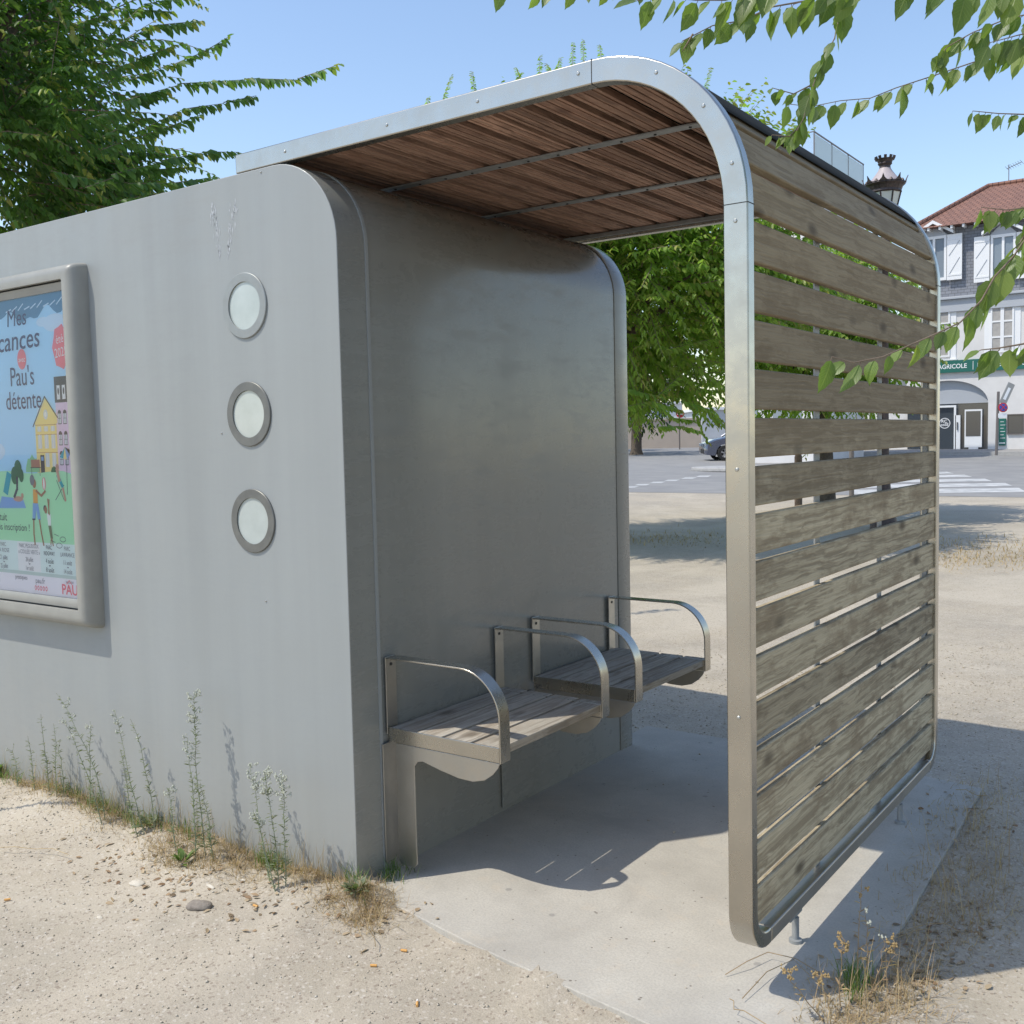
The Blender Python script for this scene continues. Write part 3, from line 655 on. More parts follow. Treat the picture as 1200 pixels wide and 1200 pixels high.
# flat bars that carry the slats, inside the hoop
for yb in (0.63, 1.30):
    L = []
    for s2 in [ZB+TF, 0.6, 1.2, Sarc]: p, n, t = path(s2, BT+0.005); L.append((p+Vector((0, yb, 0)), n, Vector((0, 1, 0))))
    for i in range(1, 13):
        p, n, t = path(Sarc+r_s*math.pi/2*i/12, BT+0.005); L.append((p+Vector((0, yb, 0)), n, Vector((0, 1, 0))))
    L.append((Vector((-0.35, yb, ZT-0.012-BT-0.005)), Vector((0, 0, 1)), Vector((0, 1, 0))))
    st = sweep('support_bar', L, 0.006, 0.042, M_GALV, sh, 0.001)
    x = XW-RO
    while x > -0.3:
        b = MB(); b.lathe((x, yb, ZT-0.012-BT-0.008), [(0.005, 0), (0.005, -0.003), (0.0, -0.004)], 8); b.build('screw', M_DARKHOLE, st); x -= PITCH
for s2, yy in ((0, Y0+TF), (1, Y1-TF-0.02)):   # inner ledge strips behind the frame that the slat ends sit on
    L = []
    for s3 in [ZB+TF, 0.6, 1.2, Sarc]: p, n, t = path(s3, BT+0.012); L.append((p+Vector((0, yy+0.0105, 0)), n, Vector((0, 1, 0))))
    for i in range(1, 13):
        p, n, t = path(Sarc+r_s*math.pi/2*i/12, BT+0.012); L.append((p+Vector((0, yy+0.0105, 0)), n, Vector((0, 1, 0))))
    L.append((Vector((-0.45, yy+0.0105, ZT-0.012-BT-0.012)), Vector((0, 0, 1)), Vector((0, 1, 0))))
    sweep('slat_ledge', L, 0.018, 0.02, M_GALV, sh, 0.001)
for yb in (0.44, 1.60):
    b = MB(); b.box((XW-0.045, yb-0.05, ZB-0.055), (XW-0.037, yb+0.05, ZB-0.001)); ft = b.build('foot_bracket', M_GALV, sh, bevel=0.002)
    b = MB(); b.lathe((XW-0.041, yb-0.0, 0.0), [(0.02, 0.0), (0.02, 0.01), (0.011, 0.012), (0.011, ZB-0.056)], 14); b.build('foot_bolt', M_GALV, ft, smooth=True)
adopt(sh)

# ------------------------------------------------------------------ benches
def side_frame(root, y, leg):
    """armrest loop and bracket plate in the plane y; flat steel 48 mm wide"""
    w2 = 0.056; t_ = 0.006
    pts = [(0.010, 0.50), (0.010, 0.778), (0.012, 0.781)]
    path2 = [Vector((0.010, 0, 0.50)), Vector((0.010, 0, 0.782)), Vector((0.33, 0, 0.782))]
    L = [(Vector((0.0085, y+w2/2, z)), Vector((1, 0, 0)), Vector((0, 1, 0))) for z in (0.50, 0.785)]
    mbp = MB(); mbp.box((0.0055, y, 0.505), (0.0115, y+w2, 0.786)); wp = mbp.build('wall_strip', M_STEEL2, root, bevel=0.0015)
    L = [(Vector((x, y+w2/2, 0.782)), Vector((0, 0, 1)), Vector((0, 1, 0))) for x in (0.012, 0.2, 0.345)]
    rr = 0.165
    for i in range(1, 13):
        a = math.pi/2*(1-i/12); d = Vector((math.cos(a), 0, math.sin(a))); L.append((Vector((0.345, y+w2/2, 0.617))+d*rr, d, Vector((0, 1, 0))))
    L.append((Vector((0.51, y+w2/2, 0.478)), Vector((1, 0, 0)), Vector((0, 1, 0))))
    arm = sweep('armrest', L, t_, w2, M_STEEL, root, 0.0012)
    for z in (0.757,):
        b = MB(); b.lathe((0.0115, y+w2/2, z), [(0.006, -0.001), (0.006, 0.002), (0.0, 0.003)], 10, axis='x'); b.build('bolt', M_DARKHOLE, wp)
    # bracket plate
    yp = y+0.004
    plate = [(0.045, 0.478), (0.045, 0.05), (0.055, 0.035), (0.115, 0.035), (0.13, 0.05), (0.13, 0.405), (0.145, 0.425), (0.17, 0.43)] if leg else [(0.013, 0.478), (0.013, 0.43), (0.17, 0.425)]
    plate += [(0.25, 0.412), (0.33, 0.398), (0.39, 0.397), (0.44, 0.41), (0.475, 0.435), (0.497, 0.46)]
    plate += [(0.505, 0.478)]
    b = MB(); b.prism([(x, yp, z) for x, z in plate], (0, 0.005, 0)); br = b.build('bracket_plate', M_STEEL2, root, bevel=0.001)
    if leg: b = MB(); b.box((0.0055, yp-0.03, 0.04), (0.0105, yp+0.055, 0.475)); b.build('wall_flange', M_STEEL2, root, bevel=0.0015)
    b = MB(); b.box((0.013, y+0.0005, 0.480), (0.506, y+0.0055, 0.532)); b.build('apron', M_STEEL, root, bevel=0.0015)
def bench(y0, y1, label):
    root = thing('bench', label, 'bench', (0.25, (y0+y1)/2, 0), 'benches fixed to the kiosk wall')
    side_frame(root, y0, y0 < 0.5); side_frame(root, y1-0.056, False)
    mb = MB(); n = 4; gap = 0.012; wd = (0.485-gap*(n-1))/n
    for i in range(n):
        x = 0.018+i*(wd+gap); mb.box((x, y0+0.007, 0.500+random.uniform(0, 0.002)), (x+wd, y1-0.007, 0.530+random.uniform(0, 0.002)))
    mb.build('seat', M_SEATW, root, bevel=0.003, seg=2)
    mb = MB()
    for x in (0.1, 0.4): mb.box((x, y0+0.012, 0.484), (x+0.04, y1-0.012, 0.499))
    mb.build('seat_support', M_STEEL2, root); adopt(root)
bench(0.164, 0.882, 'near wooden bench with steel armrests, closest to the kiosk corner')
bench(1.096, 1.806, 'far wooden bench with steel armrests, by the rear end of the kiosk wall')
adopt(kiosk)

# ------------------------------------------------------------------ leaves
def leaves_simple(mb_arrays, base, dirs, nrm, ln, wd, mats_idx):
    """four vertices, folded along the midrib"""
    side = np.cross(dirs, nrm); side /= np.linalg.norm(side, axis=1)[:, None]+1e-9
    mid = base + dirs*(ln*0.42)[:, None]; fold = nrm*(wd*0.22)[:, None]
    tip = base + dirs*ln[:, None] - nrm*(ln*0.10)[:, None]
    Lv = mid + side*(wd/2)[:, None] + fold; Rv = mid - side*(wd/2)[:, None] + fold
    m2 = base + dirs*(ln*0.72)[:, None] - nrm*(ln*0.03)[:, None]
    L2 = m2 + side*(wd*0.36)[:, None] + fold*0.7; R2 = m2 - side*(wd*0.36)[:, None] + fold*0.7
    L1 = base + dirs*(ln*0.25)[:, None] + side*(wd*0.48)[:, None] + fold; R1 = base + dirs*(ln*0.25)[:, None] - side*(wd*0.48)[:, None] + fold
    V = np.stack([base, L1, L2, tip, R2, R1], 1).reshape(-1, 3); n = len(base)
    i0 = np.arange(n)*6; Fc = np.stack([np.stack([i0, i0+1, i0+2, i0+3], 1), np.stack([i0+3, i0+4, i0+5, i0], 1)], 1).reshape(-1, 4)
    mb_arrays.append((V, Fc, np.repeat(mats_idx, 2)))
def unit(v): return v/(np.linalg.norm(v, axis=-1, keepdims=True)+1e-9)
def arrays_to_obj(name, arrs, mats, parent=None):
    V = np.concatenate([a[0] for a in arrs]); off = np.cumsum([0]+[len(a[0]) for a in arrs[:-1]])
    Fc = np.concatenate([a[1]+o for a, o in zip(arrs, off)]); mi = np.concatenate([a[2] for a in arrs])
    me = bpy.data.meshes.new(name); me.vertices.add(len(V)); me.vertices.foreach_set('co', V.ravel().astype('f'))
    k = Fc.shape[1]; me.loops.add(len(Fc)*k); me.loops.foreach_set('vertex_index', Fc.ravel().astype('i'))
    me.polygons.add(len(Fc)); me.polygons.foreach_set('loop_start', np.arange(0, len(Fc)*k, k, dtype='i'))
    for m in mats: me.materials.append(m)
    me.polygons.foreach_set('material_index', mi.astype('i')); me.update(calc_edges=True); me.validate()
    o = bpy.data.objects.new(name, me); COL.objects.link(o)
    if parent: o.parent = parent
    return o
def spray(arrs, tw, p0, d0, length, leaf, droop=0.35, nseg=7, spacing=0.55, ypb=0.5, mbtw=None, up=0.0, wander=0.06, tr=0.005):
    """a twig with alternate hanging leaves"""
    p = np.array(p0, float); d = unit(np.array(d0, float)); step = length/nseg; pts = [p.copy()]
    for i in range(nseg):
        d = unit(d+np.array([0, 0, -droop+up*(i/nseg)])*step*1.2+rng.normal(0, wander, 3)); p = p+d*step; pts.append(p.copy())
    pts = np.array(pts)
    if mbtw is not None: mbtw.tube(pts, [tr*(1-i/(len(pts)))+0.0012 for i in range(len(pts))], 3, cap=False)
    n = max(4, int(length/(leaf*spacing)))
    t = (np.arange(n)+0.5)/n*nseg; i = np.minimum(t.astype(int), nseg-1); fr = (t-i)[:, None]
    b = pts[i]*(1-fr)+pts[i+1]*fr; tan = unit(pts[i+1]-pts[i])
    sd = unit(np.cross(tan, np.array([0, 0, 1.0]))+1e-6); sg = np.where(np.arange(n) % 2 == 0, 1, -1)[:, None]
    for rep in (0,):
        dr = unit(tan*0.55+sd*sg*0.65+np.array([0, 0, -0.55])+rng.normal(0, 0.18, (n, 3)))
        nr = unit(np.array([0, 0, 1.0])+sd*sg*0.5+rng.normal(0, 0.35, (n, 3))); nr = unit(nr-dr*(nr*dr).sum(1)[:, None])
        ln = leaf*rng.uniform(0.7, 1.15, n)*(1-0.35*(np.arange(n)/n)**2); wd = ln*rng.uniform(0.42, 0.55, n)
        young = (np.arange(n)/n > 0.72) & (rng.random(n) < ypb)
        leaves_simple(arrs, b, dr, nr, ln, wd, young.astype(int))
def crown(arrs, mbtw, c, rad, ntw, leaf, tl=(0.5, 0.95), clumps=40, ypb=0.5, keep=None):
    c = np.array(c, float); rad = np.array(rad, float)
    cc = unit(rng.normal(size=(clumps, 3)))*rng.uniform(0.45, 0.95, (clumps, 1))
    for _ in range(ntw):
        k = rng.integers(clumps); u = cc[k]+rng.normal(0, 0.13, 3)
        if np.linalg.norm(u) > 1.0: u = unit(u)*rng.uniform(0.8, 1.0)
        p = c+u*rad
        if keep is not None and not keep(p): continue
        d = unit(unit(u*np.array([1, 1, 0.35]))+rng.normal(0, 0.45, 3)*np.array([1, 1, 0.9])+np.array([0, 0, 0.15]))
        spray(arrs, None, p, d, rng.uniform(*tl), leaf, droop=rng.uniform(0.0, 0.55), nseg=5, spacing=0.38, ypb=ypb, mbtw=mbtw if rng.random() < 0.5 else None)
def tree(name, label, base, c, rad, ntw, leaf, mats, trunk_r=0.14, tl=(0.5, 0.95), group=None, sprays=(), clumps=40, keep=None, ypb=0.5):
    root = thing(name, label, 'tree', base, group)
    arrs = []; tb = MB(); base = Vector(base); c = Vector(c)
    tb2 = MB(); top = c+Vector((0, 0, rad[2]*0.35)); mid = base.lerp(c, 0.55)+Vector((0.06, -0.05, 0))
    tb2.tube([base-Vector((0, 0, 0.1)), base+Vector((0, 0, 0.25)), mid, c, top], [trunk_r*1.5, trunk_r*1.05, trunk_r*0.85, trunk_r*0.6, trunk_r*0.2], 12)
    for i in range(14):
        a = i*2.4; e = Vector((math.cos(a)*rad[0]*0.75, math.sin(a)*rad[1]*0.75, rad[2]*random.uniform(-0.35, 0.6)))
        s0 = base.lerp(c, random.uniform(0.65, 0.98)); tb2.tube([s0, s0+(c+e-s0)*0.5+Vector((0, 0, 0.12*rad[2])), c+e], [trunk_r*0.42, trunk_r*0.25, trunk_r*0.08], 7)
    for sp in sprays:                                  # long shoots reaching out of the crown
        pts, lf = sp; P = [np.array(p) for p in pts]
        for a, b in zip(P[:-1], P[1:]):
            spray(arrs, None, a, b-a, float(np.linalg.norm(b-a)), lf, droop=0.0, nseg=4, spacing=0.17, ypb=0.45, mbtw=tb, wander=0.012, tr=0.003)
    crown(arrs, tb, c, rad, ntw, leaf, tl, clumps, ypb, keep)
    tb2.build('trunk', M_BARK, root, smooth=True)
    if tb.v: tb.build('twigs', M_TWIG, root)
    arrays_to_obj('crown', arrs, mats, root); adopt(root)
    return root
# tree behind the kiosk, left
def shoots(L, D, lf): return [([at(x, y, D+0.12*i) for i, (x, y) in enumerate(P)], lf) for P in L]
cL = at(-95, 60, 8.6)
sL = shoots([[(140, 120), (210, 98), (290, 92), (350, 92), (397, 76)], [(150, 95), (205, 75), (240, 60), (270, 42)], [(120, 60), (180, 30), (238, 24)], [(120, 175), (165, 160), (200, 148), (236, 134)], [(130, 205), (190, 188), (240, 178), (280, 178)], [(120, 50), (170, 5), (235, -8)], [(150, 215), (200, 215), (255, 208)], [(60, 90), (66, 50), (72, 5)], [(100, 140), (150, 125), (190, 110)], [(120, 160), (160, 140), (178, 138)], [(90, 30), (140, 10), (200, 12)], [(100, 220), (160, 200), (225, 196)], [(140, 235), (190, 226), (222, 226)], [(170, 150), (215, 128), (262, 120), (300, 112)], [(60, 200), (130, 215), (190, 212)], [(110, 90), (160, 70), (205, 52)]], 7.6, 0.105)
gL = gz(cL.x, cL.y)
tree('shade_tree', 'broad leafy tree rising behind the left end of the kiosk', (cL.x, cL.y, gL), cL, (1.85, 2.0, 1.7), 2300, 0.10, [M_LEAFC, M_LEAFY], sprays=sL, clumps=60, tl=(0.45, 1.05), keep=lambda p: p[2] > 2.75, ypb=0.55)
# tree seen through the opening
cB = at(725, 318, 14.0)
sB = shoots([[(735, 440), (745, 465), (750, 495)], [(765, 470), (790, 490), (812, 492)], [(800, 470), (830, 480), (848, 500)], [(690, 345), (740, 350), (790, 330)], [(700, 380), (745, 395), (790, 410), (812, 395)], [(780, 410), (820, 400), (850, 395)], [(730, 455), (770, 465), (800, 435)], [(700, 300), (760, 300), (815, 290)], [(720, 480), (760, 470), (800, 480)], [(770, 500), (800, 500), (820, 505)]], 12.6, 0.12)
sB += shoots([[(519, 118), (530, 88)], [(557, 112), (553, 84)], [(610, 95), (604, 78)], [(632, 88), (633, 66)], [(653, 82), (657, 68)], [(684, 74), (684, 46)], [(671, 78), (672, 50)], [(705, 70), (702, 52)], [(500, 126), (502, 114)], [(645, 85), (640, 74)], [(825, 110), (833, 78)], [(600, 100), (612, 84)]], 13.2, 0.055)
tree('park_tree', 'green tree with drooping leafy shoots seen through the shelter opening', (cB.x-0.95, cB.y-0.2, gz(cB.x, cB.y)), cB, (2.5, 2.5, 1.95), 4300, 0.12, [M_LEAFB, M_LEAFY], sprays=sB, clumps=90, group='park trees beyond the shelter', trunk_r=0.16, ypb=0.65)
cC = at(955, 385, 17.0)
tree('park_tree', 'bright green tree glimpsed through the slats behind the screen', (cC.x+0.2, cC.y, gz(cC.x, cC.y)), cC, (1.4, 1.6, 1.35), 1500, 0.13, [M_LEAFB, M_LEAFY], clumps=50, group='park trees beyond the shelter')
# darker street trees far off
for px, D, rx, lab in ((745, 52, 3.2, 'dark ivy clad street tree standing across the road by the beige wall'), (640, 60, 4.0, 'distant dark street tree hidden mostly behind the kiosk')):
    c_ = at(px, 470 if px == 745 else 440, D); tree('street_tree', lab, (c_.x, c_.y, gz(c_.x, c_.y)), (c_.x, c_.y, gz(c_.x, c_.y)+4.2), (rx, rx, 2.6), 420, 0.3, [M_LEAFD, M_LEAF], trunk_r=0.26, tl=(0.8, 1.6), clumps=40, group='street trees across the road')

# ------------------------------------------------------------------ overhanging branches of a near tree (trunk right of the frame)
def near_leaf(arrs, b, d, nr, ln, wd):
    """serrated heart-shaped leaf with a keel"""
    b = np.array(b); d = unit(np.array(d)); nr = np.array(nr); nr = unit(nr-d*(nr@d)); s = np.cross(d, nr)
    st = np.linspace(0, 1, 10); prof = np.array([0.03, 0.56, 0.86, 0.98, 0.98, 0.88, 0.70, 0.46, 0.20, 0.0])
    V = []; curl = rng.uniform(-0.05, 0.28); lf = rng.uniform(0.1, 0.35); asym = rng.uniform(0.9, 1.1)
    for i, (t, w_) in enumerate(zip(st, prof)):
        m_ = b+d*ln*t-nr*ln*curl*t*t; ww = w_*wd/2; jag = (0.012*ln if i % 2 else -0.012*ln)*(0 < i < 9)
        V += [m_+s*(ww*asym+jag)+nr*ww*lf-d*ln*0.02*(i % 2), m_, m_-s*(ww/asym+jag)+nr*ww*lf]
    Fc = []
    for i in range(9):
        a = 3*i; Fc += [(a, a+1, a+4, a+3), (a+1, a+2, a+5, a+4)]
    arrs.append((np.array(V), np.array(Fc), np.zeros(len(Fc), int)))
nt_root = thing('overhanging_tree', 'near tree whose leafy twigs hang into view at the upper right', 'tree', (5.4, -0.4, -0.03))
arrs = []; tw = MB()
def near_twig(P, D0, D1, leaf_px, every=22, side=True, size_end=0.8, rad=(0.002, 0.0009), bare=0):
    leaf_px *= 1.15; every *= 0.72
    n = len(P); pts = []
    seg = [math.hypot(P[i+1][0]-P[i][0], P[i+1][1]-P[i][1]) for i in range(n-1)]; tot = sum(seg)
    W = [np.array(at(x, y, D0+(D1-D0)*i/(n-1))) for i, (x, y) in enumerate(P)]
    m = len(W); tw.tube(W, [rad[0]+(rad[1]-rad[0])*i/(m-1) for i in range(m)], 6)
    k = int(tot/every)
    for j in range(k+1):
        t = j/max(1, k)*tot
        if t < bare: continue
        i = 0
        while i < n-2 and t > seg[i]: t -= seg[i]; i += 1
        f_ = min(1, t/max(seg[i], 1e-6)); b = W[i]*(1-f_)+W[i+1]*f_
        tdir = unit(W[i+1]-W[i]); D = D0+(D1-D0)*j/max(1, k)
        sgn = 1 if j % 2 else -1
        scr_s = RT*(-tdir@UP)+UP*(tdir@RT)         # sideways in the sheet of the twig
        d = unit(tdir*0.45+np.array(scr_s)*sgn*0.28+np.array([0, 0, -0.85])+rng.normal(0, 0.2, 3))
        nr = unit(-FW*rng.uniform(0.3, 1.0)*rng.choice([1, 1, 1, -1])+RT*sgn*rng.uniform(0.0, 0.8)+np.array([0, 0, 0.5])+rng.normal(0, 0.25, 3))
        ln = leaf_px*D/F_PX*rng.uniform(0.62, 1.2)*(1-(1-size_end)*j/max(1, k))
        pe = b+d*ln*0.12; tw.tube([b, pe], 0.0007, 4); near_leaf(arrs, pe, d, nr, ln, ln*rng.uniform(0.52, 0.64))
near_twig([(1230, 50), (1170, 63), (1120, 80), (1090, 90), (1050, 103), (1020, 115), (985, 118), (950, 125), (925, 122)], 2.7, 2.6, 30, 19, size_end=0.75)
near_twig([(1000, -15), (985, 12), (978, 45), (962, 75), (950, 108), (942, 138), (930, 160)], 2.4, 2.4, 30, 15, size_end=0.7)
near_twig([(950, 100), (930, 110), (905, 103)], 2.42, 2.4, 24, 11, size_end=0.6)
near_twig([(945, 140), (925, 160), (905, 158)], 2.42, 2.4, 22, 11, size_end=0.7)
near_twig([(1010, -22), (950, 0), (905, 8), (870, 24), (835, 30), (800, 48)], 1.9, 1.85, 37, 17, size_end=0.55)
near_twig([(910, -25), (880, -8), (850, 0), (815, 0), (775, -5), (750, 0)], 1.8, 1.8, 36, 18, size_end=0.7)
near_twig([(775, -18), (740, -14), (700, -12), (650, -16), (590, -14)], 2.0, 2.0, 24, 26, size_end=0.8)
near_twig([(1015, -20), (960, -5), (930, 5)], 1.85, 1.85, 37, 18)
near_twig([(1235, 10), (1180, 22), (1140, 38), (1110, 55), (1098, 70)], 2.4, 2.4, 34, 12, size_end=0.75)
near_twig([(1240, 30), (1190, 42), (1160, 50)], 2.3, 2.3, 34, 12)
near_twig([(1240, -20), (1180, -12), (1120, -8), (1070, -18)], 2.0, 2.0, 40, 20)
near_twig([(1240, 130), (1200, 134), (1170, 133), (1140, 130)], 2.5, 2.5, 23, 10, size_end=0.7)
near_twig([(1240, 232), (1205, 243), (1180, 246), (1150, 243)], 2.2, 2.2, 25, 11, size_end=0.8)
near_twig([(1240, 250), (1205, 275), (1188, 300), (1165, 325), (1150, 352), (1125, 378), (1095, 392), (1065, 405), (1035, 418), (1000, 425), (975, 418)], 1.9, 1.8, 37, 24, size_end=0.8)
near_twig([(1215, 250), (1195, 285), (1180, 300)], 1.95, 1.95, 40, 14)
near_twig([(1240, 395), (1205, 402), (1170, 408), (1150, 410)], 1.7, 1.7, 34, 15, size_end=0.8)
near_twig([(812, 40), (806, 50), (800, 60)], 1.85, 1.85, 28, 40)
# limbs to the trunk
tb = MB(); tk = Vector((5.4, -0.4, 0))
tb.tube([tk+Vector((0, 0, -0.15)), tk+Vector((0, 0, 0.3)), tk+Vector((0.05, 0.05, 1.8)), tk+Vector((-0.05, 0.1, 3.2)), tk+Vector((0.1, 0.2, 5.0))], [0.26, 0.19, 0.16, 0.13, 0.07], 14)
for P, D in (((1230, 50), 2.7), ((1000, -15), 2.4), ((1010, -22), 1.9), ((910, -25), 1.8), ((775, -18), 2.0), ((1015, -20), 1.85), ((1235, 10), 2.4), ((1240, 30), 2.3), ((1240, -20), 2.0), ((1240, 130), 2.5), ((1240, 232), 2.2), ((1240, 250), 1.9), ((1215, 250), 1.95), ((1240, 395), 1.7)):
    e = at(P[0], P[1], D); s0 = tk+Vector((0, 0.05, random.uniform(2.2, 3.3))); m_ = s0.lerp(e, 0.55)+Vector((0.1, 0, 0.28)); tb.tube([s0, s0.lerp(m_, 0.5)+Vector((0, 0, 0.1)), m_, e.lerp(m_, 0.4)+Vector((0, 0, 0.05)), e], [0.04, 0.022, 0.012, 0.006, 0.003], 7)
tb.build('trunk', M_BARK, nt_root, smooth=True); tw.build('twigs', M_TWIG, nt_root, smooth=True)
lv = arrays_to_obj('leaves', arrs, [M_LEAFN], nt_root)
uv_ = np.zeros((len(lv.data.vertices), 3)); k9 = len(uv_)//30; one = np.array([(t_, v_, 0) for t_ in np.linspace(0, 1, 10) for v_ in (1, 0, -1)]); uv_[:k9*30] = np.tile(one, (k9, 1))
at9 = lv.data.attributes.new('leafuv', 'FLOAT_VECTOR', 'POINT'); at9.data.foreach_set('vector', uv_.ravel().astype('f'))
lv.data.polygons.foreach_set('use_smooth', [True]*len(lv.data.polygons))
ca = []; cc_ = (6.3, -0.6, 4.6)
crown(ca, None, cc_, (1.6, 1.6, 1.3), 260, 0.1, clumps=25); arrays_to_obj('crown', ca, [M_LEAF, M_LEAFY], nt_root); adopt(nt_root)

# ------------------------------------------------------------------ buildings
M_WHITE = m_noise('white_render', (0.72, 0.70, 0.68), (0.64, 0.62, 0.60), 1.2, 0.9, bump=0.1)
M_WWHITE = mat('white_joinery', (0.80, 0.80, 0.80), 0.5)
M_GREYP = mat('grey_cladding', (0.42, 0.44, 0.47), 0.6)
M_LOUV = m_noise('beige_louvre', (0.42, 0.40, 0.37), (0.36, 0.34, 0.32), 8, 0.7)
M_GREEN = mat('sign_green', (0.015, 0.13, 0.10), 0.4)
M_DGLASS = mat('dark_window_glass', (0.05, 0.06, 0.07), 0.06, 0, Specular_IOR_Level=0.8)
M_LGLASS = mat('pale_window_glass', (0.22, 0.26, 0.30), 0.08)
M_METALD = mat('painted_post', (0.16, 0.14, 0.13), 0.5, 0.3)
def slate():
    m = mat('slate_cladding', (0.22, 0.23, 0.26), 0.7); q = N(m)
    br = q.n('ShaderNodeTexBrick'); q.link(q.coords((1, 1, 1), rot=(R(90), 0, 0)), br.inputs[0]); br.inputs['Scale'].default_value = 1.0
    br.inputs['Brick Width'].default_value = 0.26; br.inputs['Row Height'].default_value = 0.13; br.inputs['Mortar Size'].default_value = 0.012
    br.inputs['Color1'].default_value = (0.20, 0.21, 0.24, 1); br.inputs['Color2'].default_value = (0.26, 0.27, 0.30, 1); br.inputs['Mortar'].default_value = (0.13, 0.135, 0.15, 1)
    q.color(br.outputs[0]); return m
M_SLATE = slate()
def tiles():
    m = mat('clay_tiles', (0.36, 0.15, 0.09), 0.85); q = N(m)
    br = q.n('ShaderNodeTexBrick'); q.link(q.coords(), br.inputs[0]); br.inputs['Scale'].default_value = 1.0
    br.inputs['Brick Width'].default_value = 0.26; br.inputs['Row Height'].default_value = 0.3; br.inputs['Mortar Size'].default_value = 0.03; br.inputs['Mortar Smooth'].default_value = 1
    br.inputs['Color1'].default_value = (0.27, 0.125, 0.085, 1); br.inputs['Color2'].default_value = (0.19, 0.09, 0.065, 1); br.inputs['Mortar'].default_value = (0.12, 0.05, 0.035, 1)
    q.color(q.mix(q.math('MULTIPLY', q.noise(3, 5), 0.5), br.outputs[0], (0.24, 0.15, 0.115))); q.bump(br.outputs['Fac'], 0.7, -0.05); return m
M_TILE = tiles()
pb = at(1160, 533, 45.0); YB = pb.y
def Q(px, py, dy=0.0): p = bp(px, py, 1, YB-dy); return p.x, p.z
zg = gz(pb.x, YB)
cb = thing('corner_building', 'white building with green bank sign, slate attic and red tiled roof', 'building', (pb.x, YB, zg))
xl, _ = Q(1084, 400); xr = Q(1420, 400)[0]; dep = 12.0
ze = Q(1120, 266)[1]; zc0 = Q(1150, 363)[1]; zc1 = Q(1150, 345)[1]
# ground-floor wall with the arched opening
ax0, zs = Q(1062, 475); ax1, _ = Q(1158, 475); zat = Q(1110, 446)[1]; axc, ar, ah = (ax0+ax1)/2, (ax1-ax0)/2, zat-zs
mb = MB()
arc = [(axc+ar*math.cos(math.pi*i/24), zs+ah*math.sin(math.pi*i/24)) for i in range(25)]
outl = [(xr, zg-0.3), (xr, zc0), (xl, zc0), (xl, zg-0.3)]
mb.box((ax1, YB, zg-0.3), (xr, YB+0.35, zc0)); mb.box((xl-0.001, YB, zg-0.3), (ax0, YB+0.35, zc0)) if xl < ax0 else None
top = [(x, YB, z) for x, z in arc]
mb.prism([(ax1, YB, zc0)]+top+[(ax0, YB, zc0)], (0, 0.35, 0))
mb.box((min(xl, ax0-1.5), YB+0.36, zg-0.3), (xr, YB+dep, zc0)); mb.build('wall', M_WHITE, cb)
XLc = min(xl, ax0-1.5)
mb = MB(); mb.box((xl, YB+0.02, zc1+0.001), (xr, YB+dep, ze)); mb.build('attic_wall', M_SLATE, cb)
mb = MB(); mb.box((xl-0.15, YB-0.12, zc0+0.001), (xr, YB+dep+0.1, zc1-0.12)); mb.box((xl-0.25, YB-0.25, zc1-0.119), (xr, YB+dep+0.1, zc1)); mb.build('cornice', M_GREYP, cb, bevel=0.02)
# arch infill
mb = MB(); mb.prism([(x, YB+0.2, z) for x, z in arc], (0, 0.1, 0)); mb.build('arch_panel', M_GREYP, cb)
mb = MB(); mb.box((ax0, YB+0.22, zg), (ax1, YB+0.28, zs-0.001)); shop = mb.build('shopfront_glass', M_DGLASS, cb)
mb = MB()
def fr(px0, py0, px1, py1, w_, mb, y=0.10, m=0):
    x0, z1 = Q(px0, py0, -y); x1, z0 = Q(px1, py1, -y); yy = YB+y
    mb.box((x0, yy, z0), (x0+w_, yy+0.06, z1), m); mb.box((x1-w_, yy, z0), (x1, yy+0.06, z1), m); mb.box((x0+w_, yy, z1-w_), (x1-w_, yy+0.06, z1), m); mb.box((x0+w_, yy, z0), (x1-w_, yy+0.06, z0+w_), m)
fr(1085, 476, 1120, 533, 0.09, mb); x0, z1 = Q(1119.5, 476, -0.1); x1, z0 = Q(1125, 533, -0.1); mb.box((x0, YB+0.1, z0), (x1, YB+0.17, z1-0.4)); mb.build('door_frame', M_WWHITE, cb)
mb = MB(); x0, z1 = Q(1130.5, 480, -0.05); x1, z0 = Q(1150.5, 524, -0.05); mb.box((x0, YB+0.05, z0), (x1, YB+0.1, z1)); xa, za = Q(1135, 524, -0.05); xb, zb2 = Q(1146, 532.5, -0.05); mb.box((xa, YB+0.055, zb2), (xb, YB+0.1, za-0.001))
ds = mb.build('display_totem', M_WWHITE, cb); mb = MB(); x0, z1 = Q(1132, 482, -0.045); x1, z0 = Q(1149, 511, -0.045); mb.box((x0, YB+0.04, z0), (x1, YB+0.049, z1)); mb.build('screen', M_DGLASS, ds)
